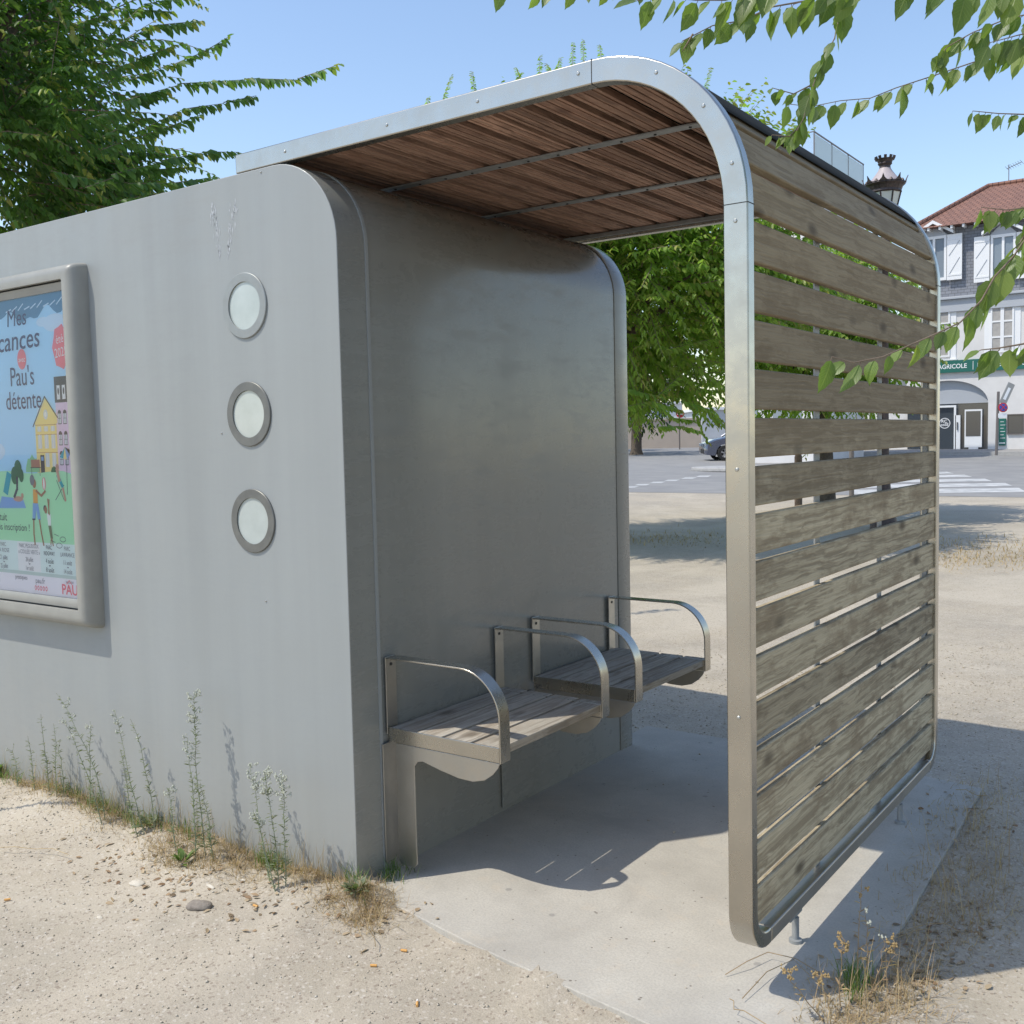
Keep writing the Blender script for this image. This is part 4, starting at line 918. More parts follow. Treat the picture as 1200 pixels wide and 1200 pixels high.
# round sticker on the door glass
xcq, zcq = Q(1107, 496, -0.19); mb = MB()
nn = 28; ro, ri = 0.235, 0.205
vs = [(xcq+r_*math.cos(2*math.pi*i/nn), YB+0.205, zcq+r_*math.sin(2*math.pi*i/nn)) for r_ in (ro, ri) for i in range(nn)]
mb.add(vs, [(i, (i+1) % nn, nn+(i+1) % nn, nn+i) for i in range(nn)])
def wall_text(mb, body, xleft, zbase, size, width, y, mi=0, right=False):
    vs, fs = textmesh(body, size, width, bold=0.004); x0 = min(v[0] for v in vs); x1 = max(v[0] for v in vs)
    o = xleft-x0 if not right else xleft-x1
    mb.add([(v[0]+o, y, zbase+v[1]) for v in vs], fs, mi)
wall_text(mb, 'RC', xcq-0.14, zcq+0.03, 0.18, 0.24, YB+0.205); wall_text(mb, 'coSE', xcq-0.17, zcq-0.12, 0.18, 0.33, YB+0.205)
mb.build('door_sticker', M_WWHITE, cb)
mb = MB(); x0, _ = Q(1121.3, 500, -0.09); mb.box((x0, YB+0.05, zg+1.0), (x0+0.04, YB+0.1, zg+1.35)); mb.build('door_handle', M_DGLASS, cb)
# fascia sign
mb = MB(); x0, z1 = Q(1100, 423.5); _, z0 = Q(1100, 437.5); zz0, zz1 = z0, z1; mb.box((XLc, YB-0.14, zz0), (xr, YB-0.001, zz1)); sg_ = mb.build('fascia_sign', M_GREEN, cb)
hh = (zz1-zz0); mb = MB(); capz = zz0+hh*0.33; sz = hh*0.52
xa = Q(1133, 430, 0.14)[0]; wall_text(mb, 'CRÉDIT AGRICOLE', xa, capz, sz, (Q(1133, 430, 0.14)[0]-Q(1105, 430, 0.14)[0])*15/7, YB-0.142, right=True)
xa = Q(1140, 430, 0.14)[0]; mb.box((xa, YB-0.143, zz0+hh*0.15), (xa+0.02, YB-0.1405, zz1-hh*0.15))
xa = Q(1145.5, 430, 0.14)[0]; wall_text(mb, 'PYRÉNÉES GASCOGNE', xa, capz, sz, (Q(1200, 430, 0.14)[0]-xa)*17/13.0, YB-0.142)
mb.build('lettering', M_WWHITE, sg_)
# first-floor windows with louvred shutters
def win_shut(px0, px1, py0, py1, cols):
    x0, z1 = Q(px0, py0, 0.05); x1, z0 = Q(px1, py1, 0.05); mb = MB(); n = cols; w_ = (x1-x0)/n
    for i in range(n):
        a = x0+i*w_; fr2 = 0.07
        mb.box((a, YB-0.07, z0), (a+fr2, YB-0.001, z1)); mb.box((a+w_-fr2, YB-0.07, z0), (a+w_-0.001, YB-0.001, z1))
        for zz in (z0, z0+(z1-z0)*0.32, z0+(z1-z0)*0.66, z1-fr2): mb.box((a+fr2, YB-0.068, zz), (a+w_-fr2, YB-0.001, zz+fr2))
    wn = mb.build('window', M_WWHITE, cb); mb = MB(); mb.box((x0+0.02, YB-0.045, z0+0.02), (x1-0.02, YB-0.0015, z1-0.02)); mb.build('louvred_shutter', M_LOUV, wn)
    mb = MB(); mb.box((x0-0.25, YB-0.03, z0-0.1), (x0-0.002, YB-0.0012, z1+0.1)); mb.box((x1+0.002, YB-0.03, z0-0.1), (x1+0.25, YB-0.0012, z1+0.1)); mb.box((x0-0.3, YB-0.1, z0-0.16), (x1+0.3, YB-0.0012, z0-0.101)); mb.build('surround', M_WWHITE, wn)
win_shut(1161, 1188, 360, 412, 2); win_shut(1087, 1113, 362, 418, 2); win_shut(1238, 1266, 356, 408, 2); win_shut(1315, 1343, 354, 404, 2)
# attic dormers
def dormer(pc_, py0, py1, hw, shw):
    x0, z1 = Q(pc_-hw, py0, 0.1); x1, z0 = Q(pc_+hw, py1, 0.1); mb = MB(); y = YB-0.12
    for a, b in ((x0, x0+0.1), ((x0+x1)/2-0.05, (x0+x1)/2+0.05), (x1-0.1, x1)): mb.box((a, y, z0), (b, YB+0.019, z1))
    mb.box((x0+0.1, y+0.002, z1-0.12), (x1-0.1, YB+0.019, z1)); mb.box((x0+0.1, y+0.002, z0), (x1-0.1, YB+0.019, z0+0.12)); wn = mb.build('window', M_WWHITE, cb)
    mb = MB(); mb.box((x0+0.05, YB-0.06, z0+0.05), (x1-0.05, YB+0.0185, z1-0.05)); mb.build('pane', M_LGLASS, wn)
    xm = (x0+x1)/2; zp = z1+0.52; ov = 0.32; mb = MB()
    for sgn in (-1, 1):
        a = Vector((xm, 0, zp)); b = Vector((xm+sgn*((x1-x0)/2+ov), 0, z1+0.02)); n_ = Vector((0, 0, 0.13))
        mb.prism([(a.x, y-0.25, a.z), (b.x, y-0.25, b.z), (b.x, y-0.25, b.z+0.13), (a.x, y-0.25, a.z+0.14)], (0, 0.39, 0))
    wr = mb.build('pediment', M_WWHITE, wn)
    mb = MB(); mb.prism([(x0-0.05, y+0.03, z1+0.001), (x1+0.05, y+0.03, z1+0.001), (xm, y+0.03, zp)], (0, 0.1, 0)); mb.build('gable', M_GREYP, wn)
    for sgn, xs in ((-1, x0-shw-0.03), (1, x1+0.03)):
        mb = MB(); mb.box((xs, YB-0.16, z0-0.03), (xs+shw, YB-0.12, z1)); 
        for zz in (z0+0.15, z1-0.25): mb.box((xs+0.03, YB-0.175, zz), (xs+shw-0.03, YB-0.161, zz+0.08))
        a, b = (xs+0.08, xs+shw-0.1); s2 = mb.build('shutter', M_WWHITE, wn)
        mb = MB(); 
        for zA, zB in ((z0+0.2, (z0+z1)/2-0.05), ((z0+z1)/2+0.05, z1-0.3)):
            mb.tube([(a, YB-0.166, zA), (b, YB-0.166, zB)], 0.015, 4)
        mb.build('brace', M_GREYP, s2)
dormer(1094.5, 279, 328, 14.5, 0.62); dormer(1175.5, 276, 326, 14.5, 0.62); dormer(1256, 273, 324, 14.5, 0.62); dormer(1336, 270, 322, 14.5, 0.62)
# hipped roof
rh = 3.1; ov = 0.55; zr_ = ze+0.02
e0 = (xl-ov, YB-ov, zr_); e1 = (xr+ov, YB-ov, zr_); e2 = (xr+ov, YB+dep+ov, zr_); e3 = (xl-ov, YB+dep+ov, zr_)
hx = Q(1158, 220)[0]; ridge_z = zr_+rh
hp = bp(1158, 219, 1, YB+dep/2); ridge_z = hp.z; g0 = (hp.x, YB+dep/2, ridge_z); g1 = (xr+ov, YB+dep/2, ridge_z)
mb = MB(); mb.add([e0, e1, e2, e3, g0, g1], [(0, 1, 5, 4), (2, 3, 4, 5), (3, 0, 4), (0, 3, 2, 1), (1, 2, 5)]); mb.build('roof', M_TILE, cb)
mb = MB(); x = xl-0.3
while x < xr: mb.box((x, YB-ov+0.05, zr_-0.13), (x+0.09, YB-0.001, zr_-0.003)); x += 0.48
mb.build('rafter_ends', M_WWHITE, cb)
for a, b in ((e0, g0), (g0, g1)):
    m2 = MB(); m2.tube([Vector(a)+Vector((0, 0, 0.05)), Vector(b)+Vector((0, 0, 0.05))], 0.11, 8); m2.build('ridge_tiles', M_TILE, cb)
adopt(cb)
# TV antenna on the ridge
pa = bp(1182, 222, 1, YB+dep/2); pa = Vector((pa.x, YB+dep/2, ridge_z))
an = MB(); mh = 0.9; an.tube([pa, pa+Vector((0, 0, mh))], 0.018, 6); bd = Vector((0.93, 0.1, 0.33)).normalized(); c_ = pa+Vector((0, 0, mh-0.15)); an.tube([c_-bd*0.1, c_+bd*0.6], 0.016, 5)
for i in range(7): pnt = c_+bd*(-0.08+0.11*i); an.tube([pnt-Vector((0.05, 0.2, -0.06)), pnt+Vector((0.05, 0.2, -0.06))], 0.009, 4)
tag(an.build('antenna', M_METALD), 'thin rooftop television antenna above the red tiled roof', 'antenna')

# things on the bank front
def board_on_wall(name, px0, py0, px1, py1, m, label, cat, depth=0.06):
    x0, z1 = Q(px0, py0, depth); x1, z0 = Q(px1, py1, depth); rt = thing(name, label, cat, ((x0+x1)/2, YB, z0)); mb = MB(); mb.box((x0, YB-depth, z0), (x1, YB-0.001, z1)); mb.build('panel', m, rt, bevel=0.01)
    return rt, x0, z0, x1, z1
rt, x0, z0, x1, z1 = board_on_wall('wall_sign', 1170.5, 490.5, 1178.5, 522, M_GREEN, 'green opening hours panel on the white bank front', 'sign')
mb = MB()
for i in range(6): mb.box((x0+0.06, YB-0.064, z1-0.15-0.14*i), (x0+0.06+0.14*(1+(i % 2)*0.4), YB-0.0605, z1-0.13-0.14*i))
mb.box((x0+0.02, YB-0.064, z0+0.08), (x1-0.03, YB-0.0605, z0+0.13)); mb.build('print', M_WWHITE, rt); adopt(rt)
rt, x0, z0, x1, z1 = board_on_wall('notice_board', 1181.5, 486.5, 1198.5, 507.5, M_DGLASS, 'dark glazed notice board on the white bank wall', 'notice board')
mb = MB(); mb.box((x0-0.04, YB-0.08, z0-0.04), (x1+0.04, YB-0.0015, z0-0.001)); mb.box((x0-0.04, YB-0.08, z1+0.001), (x1+0.04, YB-0.0015, z1+0.04)); mb.box((x0-0.04, YB-0.08, z0), (x0-0.001, YB-0.0015, z1)); mb.box((x1+0.001, YB-0.08, z0), (x1+0.04, YB-0.0015, z1)); mb.build('frame', M_METALD, rt); adopt(rt)

# pavement in front of the bank, with kerb
kl = gp(1110, 547.5); yk = YB-3.6
for nm, mt, ya, yb_, lift, h in (('pavement', M_PAVE, yk+0.16, YB+dep, 0.0, 0.14), ('kerb', M_KERB, yk, yk+0.159, 0.0, 0.145)):
    mb = MB(); xs = [xl-2, xl+4, xr]
    for xa, xb in zip(xs[:-1], xs[1:]):
        ps = [(xa, ya), (xb, ya), (xb, yb_), (xa, yb_)]; mb.prism([(x, y, gz(x, y)-0.1) for x, y in ps], (0, 0, 0.1+h))
    structure(mb.build(nm, mt))
# sign post leaning with two signs
pg = gp(1167.5, 538); Dp = DL(pg)[0]; Dp = min(Dp, 41.0); pbse = at(1167.5, 537, Dp); pbse.z = gz(pbse.x, pbse.y)+0.14
pr = thing('sign_post', 'leaning dark parking sign post in front of the bank', 'sign post', pbse)
tp = at(1170, 459, Dp); mb = MB(); mb.tube([pbse, tp], 0.05, 8); mb.build('post', M_METALD, pr)
M_SBACK = mat('sign_back', (0.35, 0.34, 0.32), 0.5, 0.5); M_RED = mat('sign_red', (0.55, 0.03, 0.04), 0.4); M_BLUE = mat('sign_blue', (0.03, 0.08, 0.4), 0.4)
cR = Vector(RT); cU = Vector(UP); cF = Vector(FW); k_ = Dp/F_PX
o_ = at(1171, 471, Dp-0.08); ax_ = (cR*0.42+cU*0.9).normalized(); bx_ = (cR*0.9-cU*0.42).normalized()
mb = MB(); mb.obox(o_, bx_*8.5*k_, ax_*26*k_, cF*0.03); pn = mb.build('tilted_panel', M_SBACK, pr, bevel=0.01); mb = MB(); mb.obox(o_+bx_*2.5*k_+ax_*5*k_-cF*0.006, bx_*3.2*k_, ax_*15*k_, cF*0.004); mb.build('panel_symbol', M_WWHITE, pn)
c_ = at(1175.5, 477.5, Dp-0.12)
def disc(c, r_, m, parent, nm, off=0.0, n=24, r_in=0.0):
    mb = MB(); P = [c-cF*off+(cR*math.cos(2*math.pi*i/n)+cU*math.sin(2*math.pi*i/n))*r_ for i in range(n)]; mb.prism(P, cF*0.012); return mb.build(nm, m, parent)
dn = disc(c_, 5.6*k_, M_RED, pr, 'round_sign'); disc(c_, 4.2*k_, M_BLUE, dn, 'sign_face', 0.014)
mb = MB()
for s1 in (1, -1): d1_ = (cR+cU*s1).normalized(); mb.obox(c_-cF*0.03*1-d1_*4.2*k_-(cU-cR*s1).normalized()*0.5*k_-cF*0.002*s1, d1_*8.4*k_, (cU-cR*s1).normalized()*1.0*k_, cF*0.004)
mb.build('sign_cross', M_RED, dn)
mb = MB(); mb.obox(at(1170, 489.5, Dp-0.1), cR*10*k_, cU*5*k_, cF*0.02); mb.build('plate', M_WWHITE, pr); adopt(pr)

# zebra crossing in front of the bank, dashes on the left
def stripe(mb, a, b, c, d): mb.add([(p.x, p.y, gz(p.x, p.y)+0.008) for p in (a, b, c, d)], [(0, 1, 2, 3)])
mb = MB()
for y0_, y1_, xr_ in ((553, 555.2, 1118), (556.6, 559, 1139), (561.2, 564.2, 1163), (566.2, 570, 1187), (572, 577, 1203)):
    s0 = (y1_-y0_)
    stripe(mb, gp(1000, y0_+2.4), gp(xr_-9, y0_), gp(xr_, y1_), gp(1000, y1_+2.4))
structure(mb.build('zebra_crossing', M_MARK))
mb = MB()
for xa, ya in ((730, 571), (743, 568.3), (761, 565.6), (778, 563.2), (798, 560.6), (815, 558.4)):
    stripe(mb, gp(xa+5, ya-0.8), gp(xa+19, ya-0.8), gp(xa+14, ya+0.9), gp(xa, ya+0.9))
structure(mb.build('road_marking', M_MARK))
# traffic island
isl = gp(893, 551); mb = MB(); n = 24
mb.prism([(isl.x+2.4*math.cos(2*math.pi*i/n), isl.y+1.6*math.sin(2*math.pi*i/n), gz(isl.x, isl.y)) for i in range(n)], (0, 0, 0.12)); structure(mb.build('traffic_island', M_KERB, bevel=0.03))

# far left: beige wall, white house, no-entry sign
M_BEIGE = m_noise('beige_render', (0.55, 0.46, 0.38), (0.50, 0.42, 0.35), 1, 0.9); M_PALE = m_noise('pale_siding', (0.58, 0.60, 0.62), (0.52, 0.54, 0.56), 2, 0.8)
Df = 66.0
def zgf(px): p = at(px, 520, Df); return gz(p.x, p.y)
a = at(560, 500, Df); b = at(822, 500, Df); mb = MB(); dv = Vector(FW).copy(); dv.z = 0; dv.normalize(); zt_ = at(800, 492, Df).z
mb.prism([(a.x, a.y, -0.2), (b.x, b.y, -0.2), (b.x, b.y, zt_), (a.x, a.y, zt_)], dv*0.4); mb.prism([(a.x-dv.x*0.08, a.y-dv.y*0.08, zt_+0.001), (b.x-dv.x*0.08, b.y-dv.y*0.08, zt_+0.001), (b.x-dv.x*0.08, b.y-dv.y*0.08, zt_+0.12), (a.x-dv.x*0.08, a.y-dv.y*0.08, zt_+0.12)], dv*0.56)
tag(mb.build('garden_wall', M_BEIGE), 'beige rendered garden wall across the street left of the car', 'wall')
def block(name, px0, px1, pytop, D, m, label, storeys=3, rail=False, wmat=M_LGLASS, depth=9.0):
    a = at(px0, 520, D); b = at(px1, 520, D); rt_ = Vector((b.x-a.x, b.y-a.y, 0)); L = rt_.length; u = rt_.normalized(); v = Vector((-u.y, u.x, 0))
    z0 = gz((a.x+b.x)/2, (a.y+b.y)/2); zt = at((px0+px1)/2, pytop, D).z; rt = thing(name, label, 'building', (a.x, a.y, z0)); o = Vector((a.x, a.y, z0-0.4))
    mb = MB(); mb.obox(o, u*L, v*depth, Vector((0, 0, zt-z0+0.4))); mb.build('wall', m, rt)
    mb = MB(); mb.obox(o+Vector((0, 0, zt-z0+0.401))-u*0.2-v*0.2, u*(L+0.4), v*(depth+0.4), Vector((0, 0, 0.18))); mb.build('parapet', M_WWHITE, rt)
    nw = max(1, int(L/2.6)); hs = (zt-z0)/storeys
    for s_ in range(storeys):
        for i in range(nw):
            w0 = Vector((a.x, a.y, z0+s_*hs+hs*0.3))+u*((i+0.5)*L/nw-0.6); mb = MB()
            mb.obox(w0-v*0.05, u*0.08, v*0.049, Vector((0, 0, hs*0.52))); mb.obox(w0-v*0.05+u*1.12, u*0.08, v*0.049, Vector((0, 0, hs*0.52))); mb.obox(w0-v*0.05+u*0.08, u*1.04, v*0.049, Vector((0, 0, 0.08))); mb.obox(w0-v*0.05+u*0.08+Vector((0, 0, hs*0.52-0.08)), u*1.04, v*0.049, Vector((0, 0, 0.08)))
            wn = mb.build('window', M_WWHITE, rt); mb = MB(); mb.obox(w0-v*0.02+u*0.08+Vector((0, 0, 0.08)), u*1.04, v*0.018, Vector((0, 0, hs*0.52-0.16))); mb.build('pane', wmat, wn)
    adopt(rt); return rt
block('white_house', 823, 905, 480, 69.0, M_PALE, 'low pale sided house beyond the car at the end of the street', 1)
block('white_house', 700, 800, 474, 90.0, M_WHITE, 'pale rendered house behind the beige garden wall', 2)
block('shop_building', 985, 1078, 440, 50.0, M_WHITE, 'low white shop front glimpsed through the slats right of the trees', 1, wmat=M_LGLASS)
# modern block with glass rail on its roof terrace
An = at(955, 500, 38.0); ux, uy = Vector((-1, 0, 0)), Vector((0, 1, 0)); ztr = at(955, 160, 38.0).z; zg2 = gz(An.x, An.y)
mbk = thing('apartment_block', 'modern apartment block showing only its glass roof terrace rail above the screen', 'building', (An.x, An.y, zg2))
mb = MB(); mb.box((An.x-3.5, An.y, zg2-0.3), (An.x, An.y+5.9, ztr-1.15)); mb.build('wall', M_WHITE, mbk)
mb = MB(); mb.box((An.x-3.6, An.y-0.1, ztr-1.149), (An.x+0.1, An.y+6.0, ztr-1.05)); mb.build('roof_slab', M_GREYP, mbk)
M_RGLASS = mat('rail_glass', (0.62, 0.70, 0.68), 0.25, 0, Alpha=0.85)
gpn = MB(); gpn.box((An.x-0.03, An.y+0.03, ztr-1.04), (An.x-0.015, An.y+5.87, ztr-0.09)); mb = MB(); mb.box((An.x-3.4, An.y+0.03, ztr-1.04), (An.x-0.05, An.y+0.045, ztr-0.09)); gr = gpn.build('glass_rail', M_RGLASS, mbk)
M_RGL2 = mat('clear_rail_glass', (0.5, 0.55, 0.6), 0.05, 0, Alpha=0.12); mb.build('glass_rail', M_RGL2, mbk)
mb = MB(); mb.box((An.x-0.045, An.y, ztr-0.04), (An.x, An.y+5.9, ztr)); mb.box((An.x-3.5, An.y, ztr-0.035), (An.x-0.046, An.y+0.04, ztr-0.005))
for i in range(4): y = An.y+0.01+1.94*i; mb.box((An.x-0.04, y, ztr-1.04), (An.x-0.005, y+0.03, ztr-0.041))
mb.build('handrail', M_METALD, mbk)
for s_ in range(4):
    for i in range(2):
        mb = MB(); x = An.x-3.3+1.7*i; z = zg2+0.9+2.7*s_; mb.box((x, An.y-0.03, z), (x+1.1, An.y-0.001, z+1.5)); mb.build('window', M_LGLASS, mbk)
adopt(mbk)
# no entry sign
pe = at(796.5, 528, 60.0); zq = gz(pe.x, pe.y); pe.z = zq
ne = thing('no_entry_sign', 'red round no entry sign on a thin post under the tree leaves', 'traffic sign', pe); k2 = 60.0/F_PX
mb = MB(); mb.tube([pe, Vector((pe.x, pe.y, at(797, 482, 60.0).z))], 0.04, 8); mb.build('post', M_METALD, ne)
c_ = at(797, 485, 59.9); dd = disc(c_, 4.6*k2, M_RED, ne, 'disc'); mb = MB(); mb.obox(c_-cR*3.3*k2-cU*0.9*k2-cF*0.02, cR*6.6*k2, cU*1.8*k2, cF*0.008); mb.build('white_bar', M_WWHITE, dd); adopt(ne)

# ------------------------------------------------------------------ parked car
def car(px_front, py, D):
    o = at(px_front, py, D); o.z = gz(o.x, o.y)+0.004; u = Vector((RT[0], RT[1], 0)).normalized(); v = Vector((-u.y, u.x, 0))
    root = thing('car', 'dark blue hatchback in the street beyond the shelter', 'car', o)
    def W(x, y, z): return o+u*x+v*y+Vector((0, 0, z))
    M_CAR = mat('blue_grey_car_paint', (0.06, 0.07, 0.11), 0.25, 0.3, Coat_Weight=1.0); M_TYRE = mat('tyre', (0.02, 0.02, 0.02), 0.85); M_RIM = mat('alloy_rim', (0.35, 0.35, 0.36), 0.35, 0.9)
    side = [(0.0, 0.35), (0.02, 0.60), (0.10, 0.72), (0.45, 0.88), (1.0, 0.98), (1.15, 1.0), (3.3, 1.0), (3.85, 0.98), (4.02, 0.85), (4.08, 0.45), (3.95, 0.25)]
    def arch(cx): return [(cx+0.37*math.cos(t), 0.31+0.37*math.sin(t)) for t in [math.pi*i/8 for i in range(9)]]
    low = [(3.65, 0.22)]+[p for p in arch(3.28) if p[1] > 0.2]+[(2.88, 0.2), (1.15, 0.2)]+arch(0.78)+[(0.36, 0.22), (0.05, 0.25)]
    outl = side+low
    mb = MB(); n = len(outl)
    secs = [(0.0, 0.08), (0.06, 0.0), (1.64, 0.0), (1.7, 0.08)]
    vs = []
    for y, ins in secs:
        for x, z in outl: xx = min(max(x, ins*0.8), 4.08-ins*0.8); vs.append(W(xx, y, z-(ins*0.5 if z > 0.8 else 0)))
    fs = [(i*n+j, i*n+(j+1) % n, (i+1)*n+(j+1) % n, (i+1)*n+j) for i in range(3) for j in range(n)]; fs += [tuple(range(n)), tuple(3*n+j for j in range(n))]
    mb.add(vs, fs); mb.build('body', M_CAR, root, smooth=True)
    gh = [(0.95, 0.97), (1.65, 1.42), (2.0, 1.5), (3.0, 1.48), (3.5, 1.3), (3.8, 0.97)]
    mb = MB(); m_ = len(gh); vs = [W(x, 0.10+0.14*(z-0.97)/0.5, z) for x, z in gh]+[W(x, 1.60-0.14*(z-0.97)/0.5, z) for x, z in gh]
    mb.add(vs, [tuple(range(m_)), tuple(range(2*m_-1, m_-1, -1))]+[(i, i+1, m_+i+1, m_+i) for i in range(m_-1)]); mb.build('glasshouse', M_DGLASS, root)
    mb = MB(); rp = [(1.62, 1.425), (2.0, 1.515), (3.0, 1.495), (3.52, 1.31)]; vs = [W(x, 0.20, z) for x, z in rp]+[W(x, 1.50, z) for x, z in rp]; mb.add(vs+[p+Vector((0, 0, 0.03)) for p in vs], [(4, 5, 1, 0), (5, 6, 2, 1), (6, 7, 3, 2), (8, 9, 13, 12), (9, 10, 14, 13), (10, 11, 15, 14), (0, 1, 9, 8), (1, 2, 10, 9), (2, 3, 11, 10), (4, 12, 13, 5), (5, 13, 14, 6), (6, 14, 15, 7), (0, 8, 12, 4), (3, 7, 15, 11)]); mb.build('roof', M_CAR, root)
    mb = MB()
    for xa, za, xb, zb_ in ((0.95, 0.98, 1.65, 1.43), (2.3, 0.99, 2.3, 1.49), (3.8, 0.98, 3.5, 1.31)):
        for y in (0.09, 1.61):
            s_ = 0.13 if y < 1 else -0.13; mb.tube([W(xa, y, za), W(xb, y+s_, zb_)], 0.035, 6)
    mb.build('pillars', M_CAR, root)
    for cx in (0.78, 3.28):
        for y, s_ in ((0.0, 1), (1.7, -1)):
            mb = MB(); pts = []
            c = W(cx, y-0.015*s_, 0.31); q0 = [(0.18, 0), (0.29, 0), (0.31, 0.03*s_), (0.31, 0.19*s_), (0.18, 0.2*s_)]; nn = 28; vs = []
            for r_, h in q0:
                for j in range(nn): t = 2*math.pi*j/nn; vs.append(c+u*r_*math.cos(t)+Vector((0, 0, r_*math.sin(t)))+v*h)
            mb.add(vs, [(i*nn+j, i*nn+(j+1) % nn, (i+1)*nn+(j+1) % nn, (i+1)*nn+j) for i in range(4) for j in range(nn)]); wh = mb.build('wheel', M_TYRE, root, smooth=True)
            mb = MB()
            for j in range(5):
                t = 2*math.pi*j/5+0.3; d = u*math.cos(t)+Vector((0, 0, math.sin(t))); e = u*-math.sin(t)+Vector((0, 0, math.cos(t))); mb.obox(c+v*0.02*s_-e*0.03, d*0.2, e*0.06, v*0.02*s_)
            nn = 24; mb.add([c+v*0.015*s_+(u*math.cos(2*math.pi*j/nn)+Vector((0, 0, math.sin(2*math.pi*j/nn))))*r_ for r_ in (0.17, 0.2) for j in range(nn)], [(j, (j+1) % nn, nn+(j+1) % nn, nn+j) for j in range(nn)])
            mb.build('rim', M_RIM, wh)
    for y in (0.12, 1.28):
        mb = MB(); mb.obox(W(0.0, y, 0.60), u*0.16, v*0.3, Vector((0, 0, 0.12))); mb.build('headlight', M_LGLASS, root, bevel=0.02)
    mb = MB(); mb.obox(W(-0.01, 0.5, 0.3), u*0.05, v*0.7, Vector((0, 0, 0.18))); mb.build('grille', M_TYRE, root)
    for y in (-0.14, 1.66):
        mb = MB(); mb.obox(W(1.25, y, 0.97), u*0.12, v*0.18, Vector((0, 0, 0.12))); mb.build('mirror', M_CAR, root, bevel=0.03)
    adopt(root)
car(827.5, 537, 42.0)

# ------------------------------------------------------------------ street lamp with ornate lantern
D_l = 15.0; kl_ = D_l/F_PX; lc = at(1037, 222, D_l); zg3 = gz(lc.x, lc.y)
lamp = thing('street_lamp', 'ornate cast iron street lamp with crowned lantern behind the slatted screen', 'street lamp', (lc.x, lc.y, zg3))
M_IRON = m_noise('dark_cast_iron', (0.045, 0.035, 0.035), (0.08, 0.06, 0.055), 30, 0.5, metal=0.4); M_LROOF = mat('lantern_roof_paint', (0.42, 0.36, 0.36), 0.5); M_LGL = mat('milky_lantern_glass', (0.55, 0.58, 0.55), 0.3)
X, Y_, Z = lc.x, lc.y, lc.z
mb = MB(); mb.lathe((X, Y_, zg3-0.05), [(0.2, 0), (0.2, 0.12), (0.15, 0.3), (0.11, 0.5), (0.075, 0.9), (0.06, 2.0), (0.05, Z-zg3-0.75), (0.08, Z-zg3-0.70), (0.05, Z-zg3-0.62), (0.10, Z-zg3-0.50)], 20); mb.build('post', M_IRON, lamp, smooth=True)
mb = MB(); mb.lathe((X, Y_, Z), [(0.11, -0.50), (0.22, -0.06)], 8); mb.build('lantern_glass', M_LGL, lamp)
mb = MB()
for i in range(8):
    t = 2*math.pi*i/8; mb.tube([(X+0.115*math.cos(t), Y_+0.115*math.sin(t), Z-0.5), (X+0.225*math.cos(t), Y_+0.225*math.sin(t), Z-0.06)], 0.012, 5)
mb.build('glazing_bars', M_IRON, lamp)
mb = MB(); mb.lathe((X, Y_, Z), [(0.215, -0.065), (0.235, -0.05), (0.23, -0.02), (0.25, 0.03), (0.285, 0.06), (0.28, 0.085), (0.245, 0.08), (0.2, 0.10)], 16)
for i in range(8):
    t = 2*math.pi*i/8+0.2
    for a, rr in ((0, 1.0),):
        e = Vector((math.cos(t), math.sin(t), 0)); s_ = Vector((-math.sin(t), math.cos(t), 0)); p = Vector((X, Y_, Z+0.075))+e*0.275
        mb.prism([p-s_*0.06, p-s_*0.02+Vector((0, 0, 0.04))+e*0.01, p+e*0.035+Vector((0, 0, 0.095)), p+s_*0.02+Vector((0, 0, 0.04))+e*0.01, p+s_*0.06], e*0.012)
        p2 = Vector((X, Y_, Z+0.08))+(Vector((math.cos(t+0.39), math.sin(t+0.39), 0)))*0.262; mb.tube([p2, p2+Vector((0, 0, 0.035))], [0.03, 0.012], 6)
mb.build('cornice', M_IRON, lamp)
mb = MB(); mb.lathe((X, Y_, Z), [(0.225, 0.095), (0.20, 0.13), (0.15, 0.19), (0.10, 0.26), (0.075, 0.305)], 24); mb.build('lantern_roof', M_LROOF, lamp, smooth=True)
mb = MB(); mb.lathe((X, Y_, Z), [(0.08, 0.30), (0.075, 0.33), (0.10, 0.36), (0.095, 0.375), (0.12, 0.43), (0.10, 0.43), (0.08, 0.38)], 20)
for i in range(10):
    t = 2*math.pi*i/10; mb.tube([(X+0.115*math.cos(t), Y_+0.115*math.sin(t), Z+0.42), (X+0.135*math.cos(t), Y_+0.135*math.sin(t), Z+0.465)], [0.02, 0.022], 6)
mb.build('crown_finial', M_IRON, lamp, smooth=True); adopt(lamp)
# bollards seen between the slats
M_BOLW = m_noise('bollard_wood', (0.20, 0.14, 0.10), (0.14, 0.10, 0.07), 9, 0.85)
for px, D, w_, m_, lab in ((935.5, 19.0, 0.14, M_BOLW, 'thick brown wooden bollard seen through the slats near the road'), (998, 21.0, 0.10, M_METALD, 'slim dark metal bollard seen through the slats near the road')):
    p = at(px, 545, D); z_ = gz(p.x, p.y); b = MB(); b.lathe((p.x, p.y, z_-0.05), [(w_/2, 0), (w_/2, 1.0), (w_/2*0.8, 1.06), (0.01, 1.08)], 14)
    tag(b.build('bollard', m_, smooth=True), lab, 'bollard')

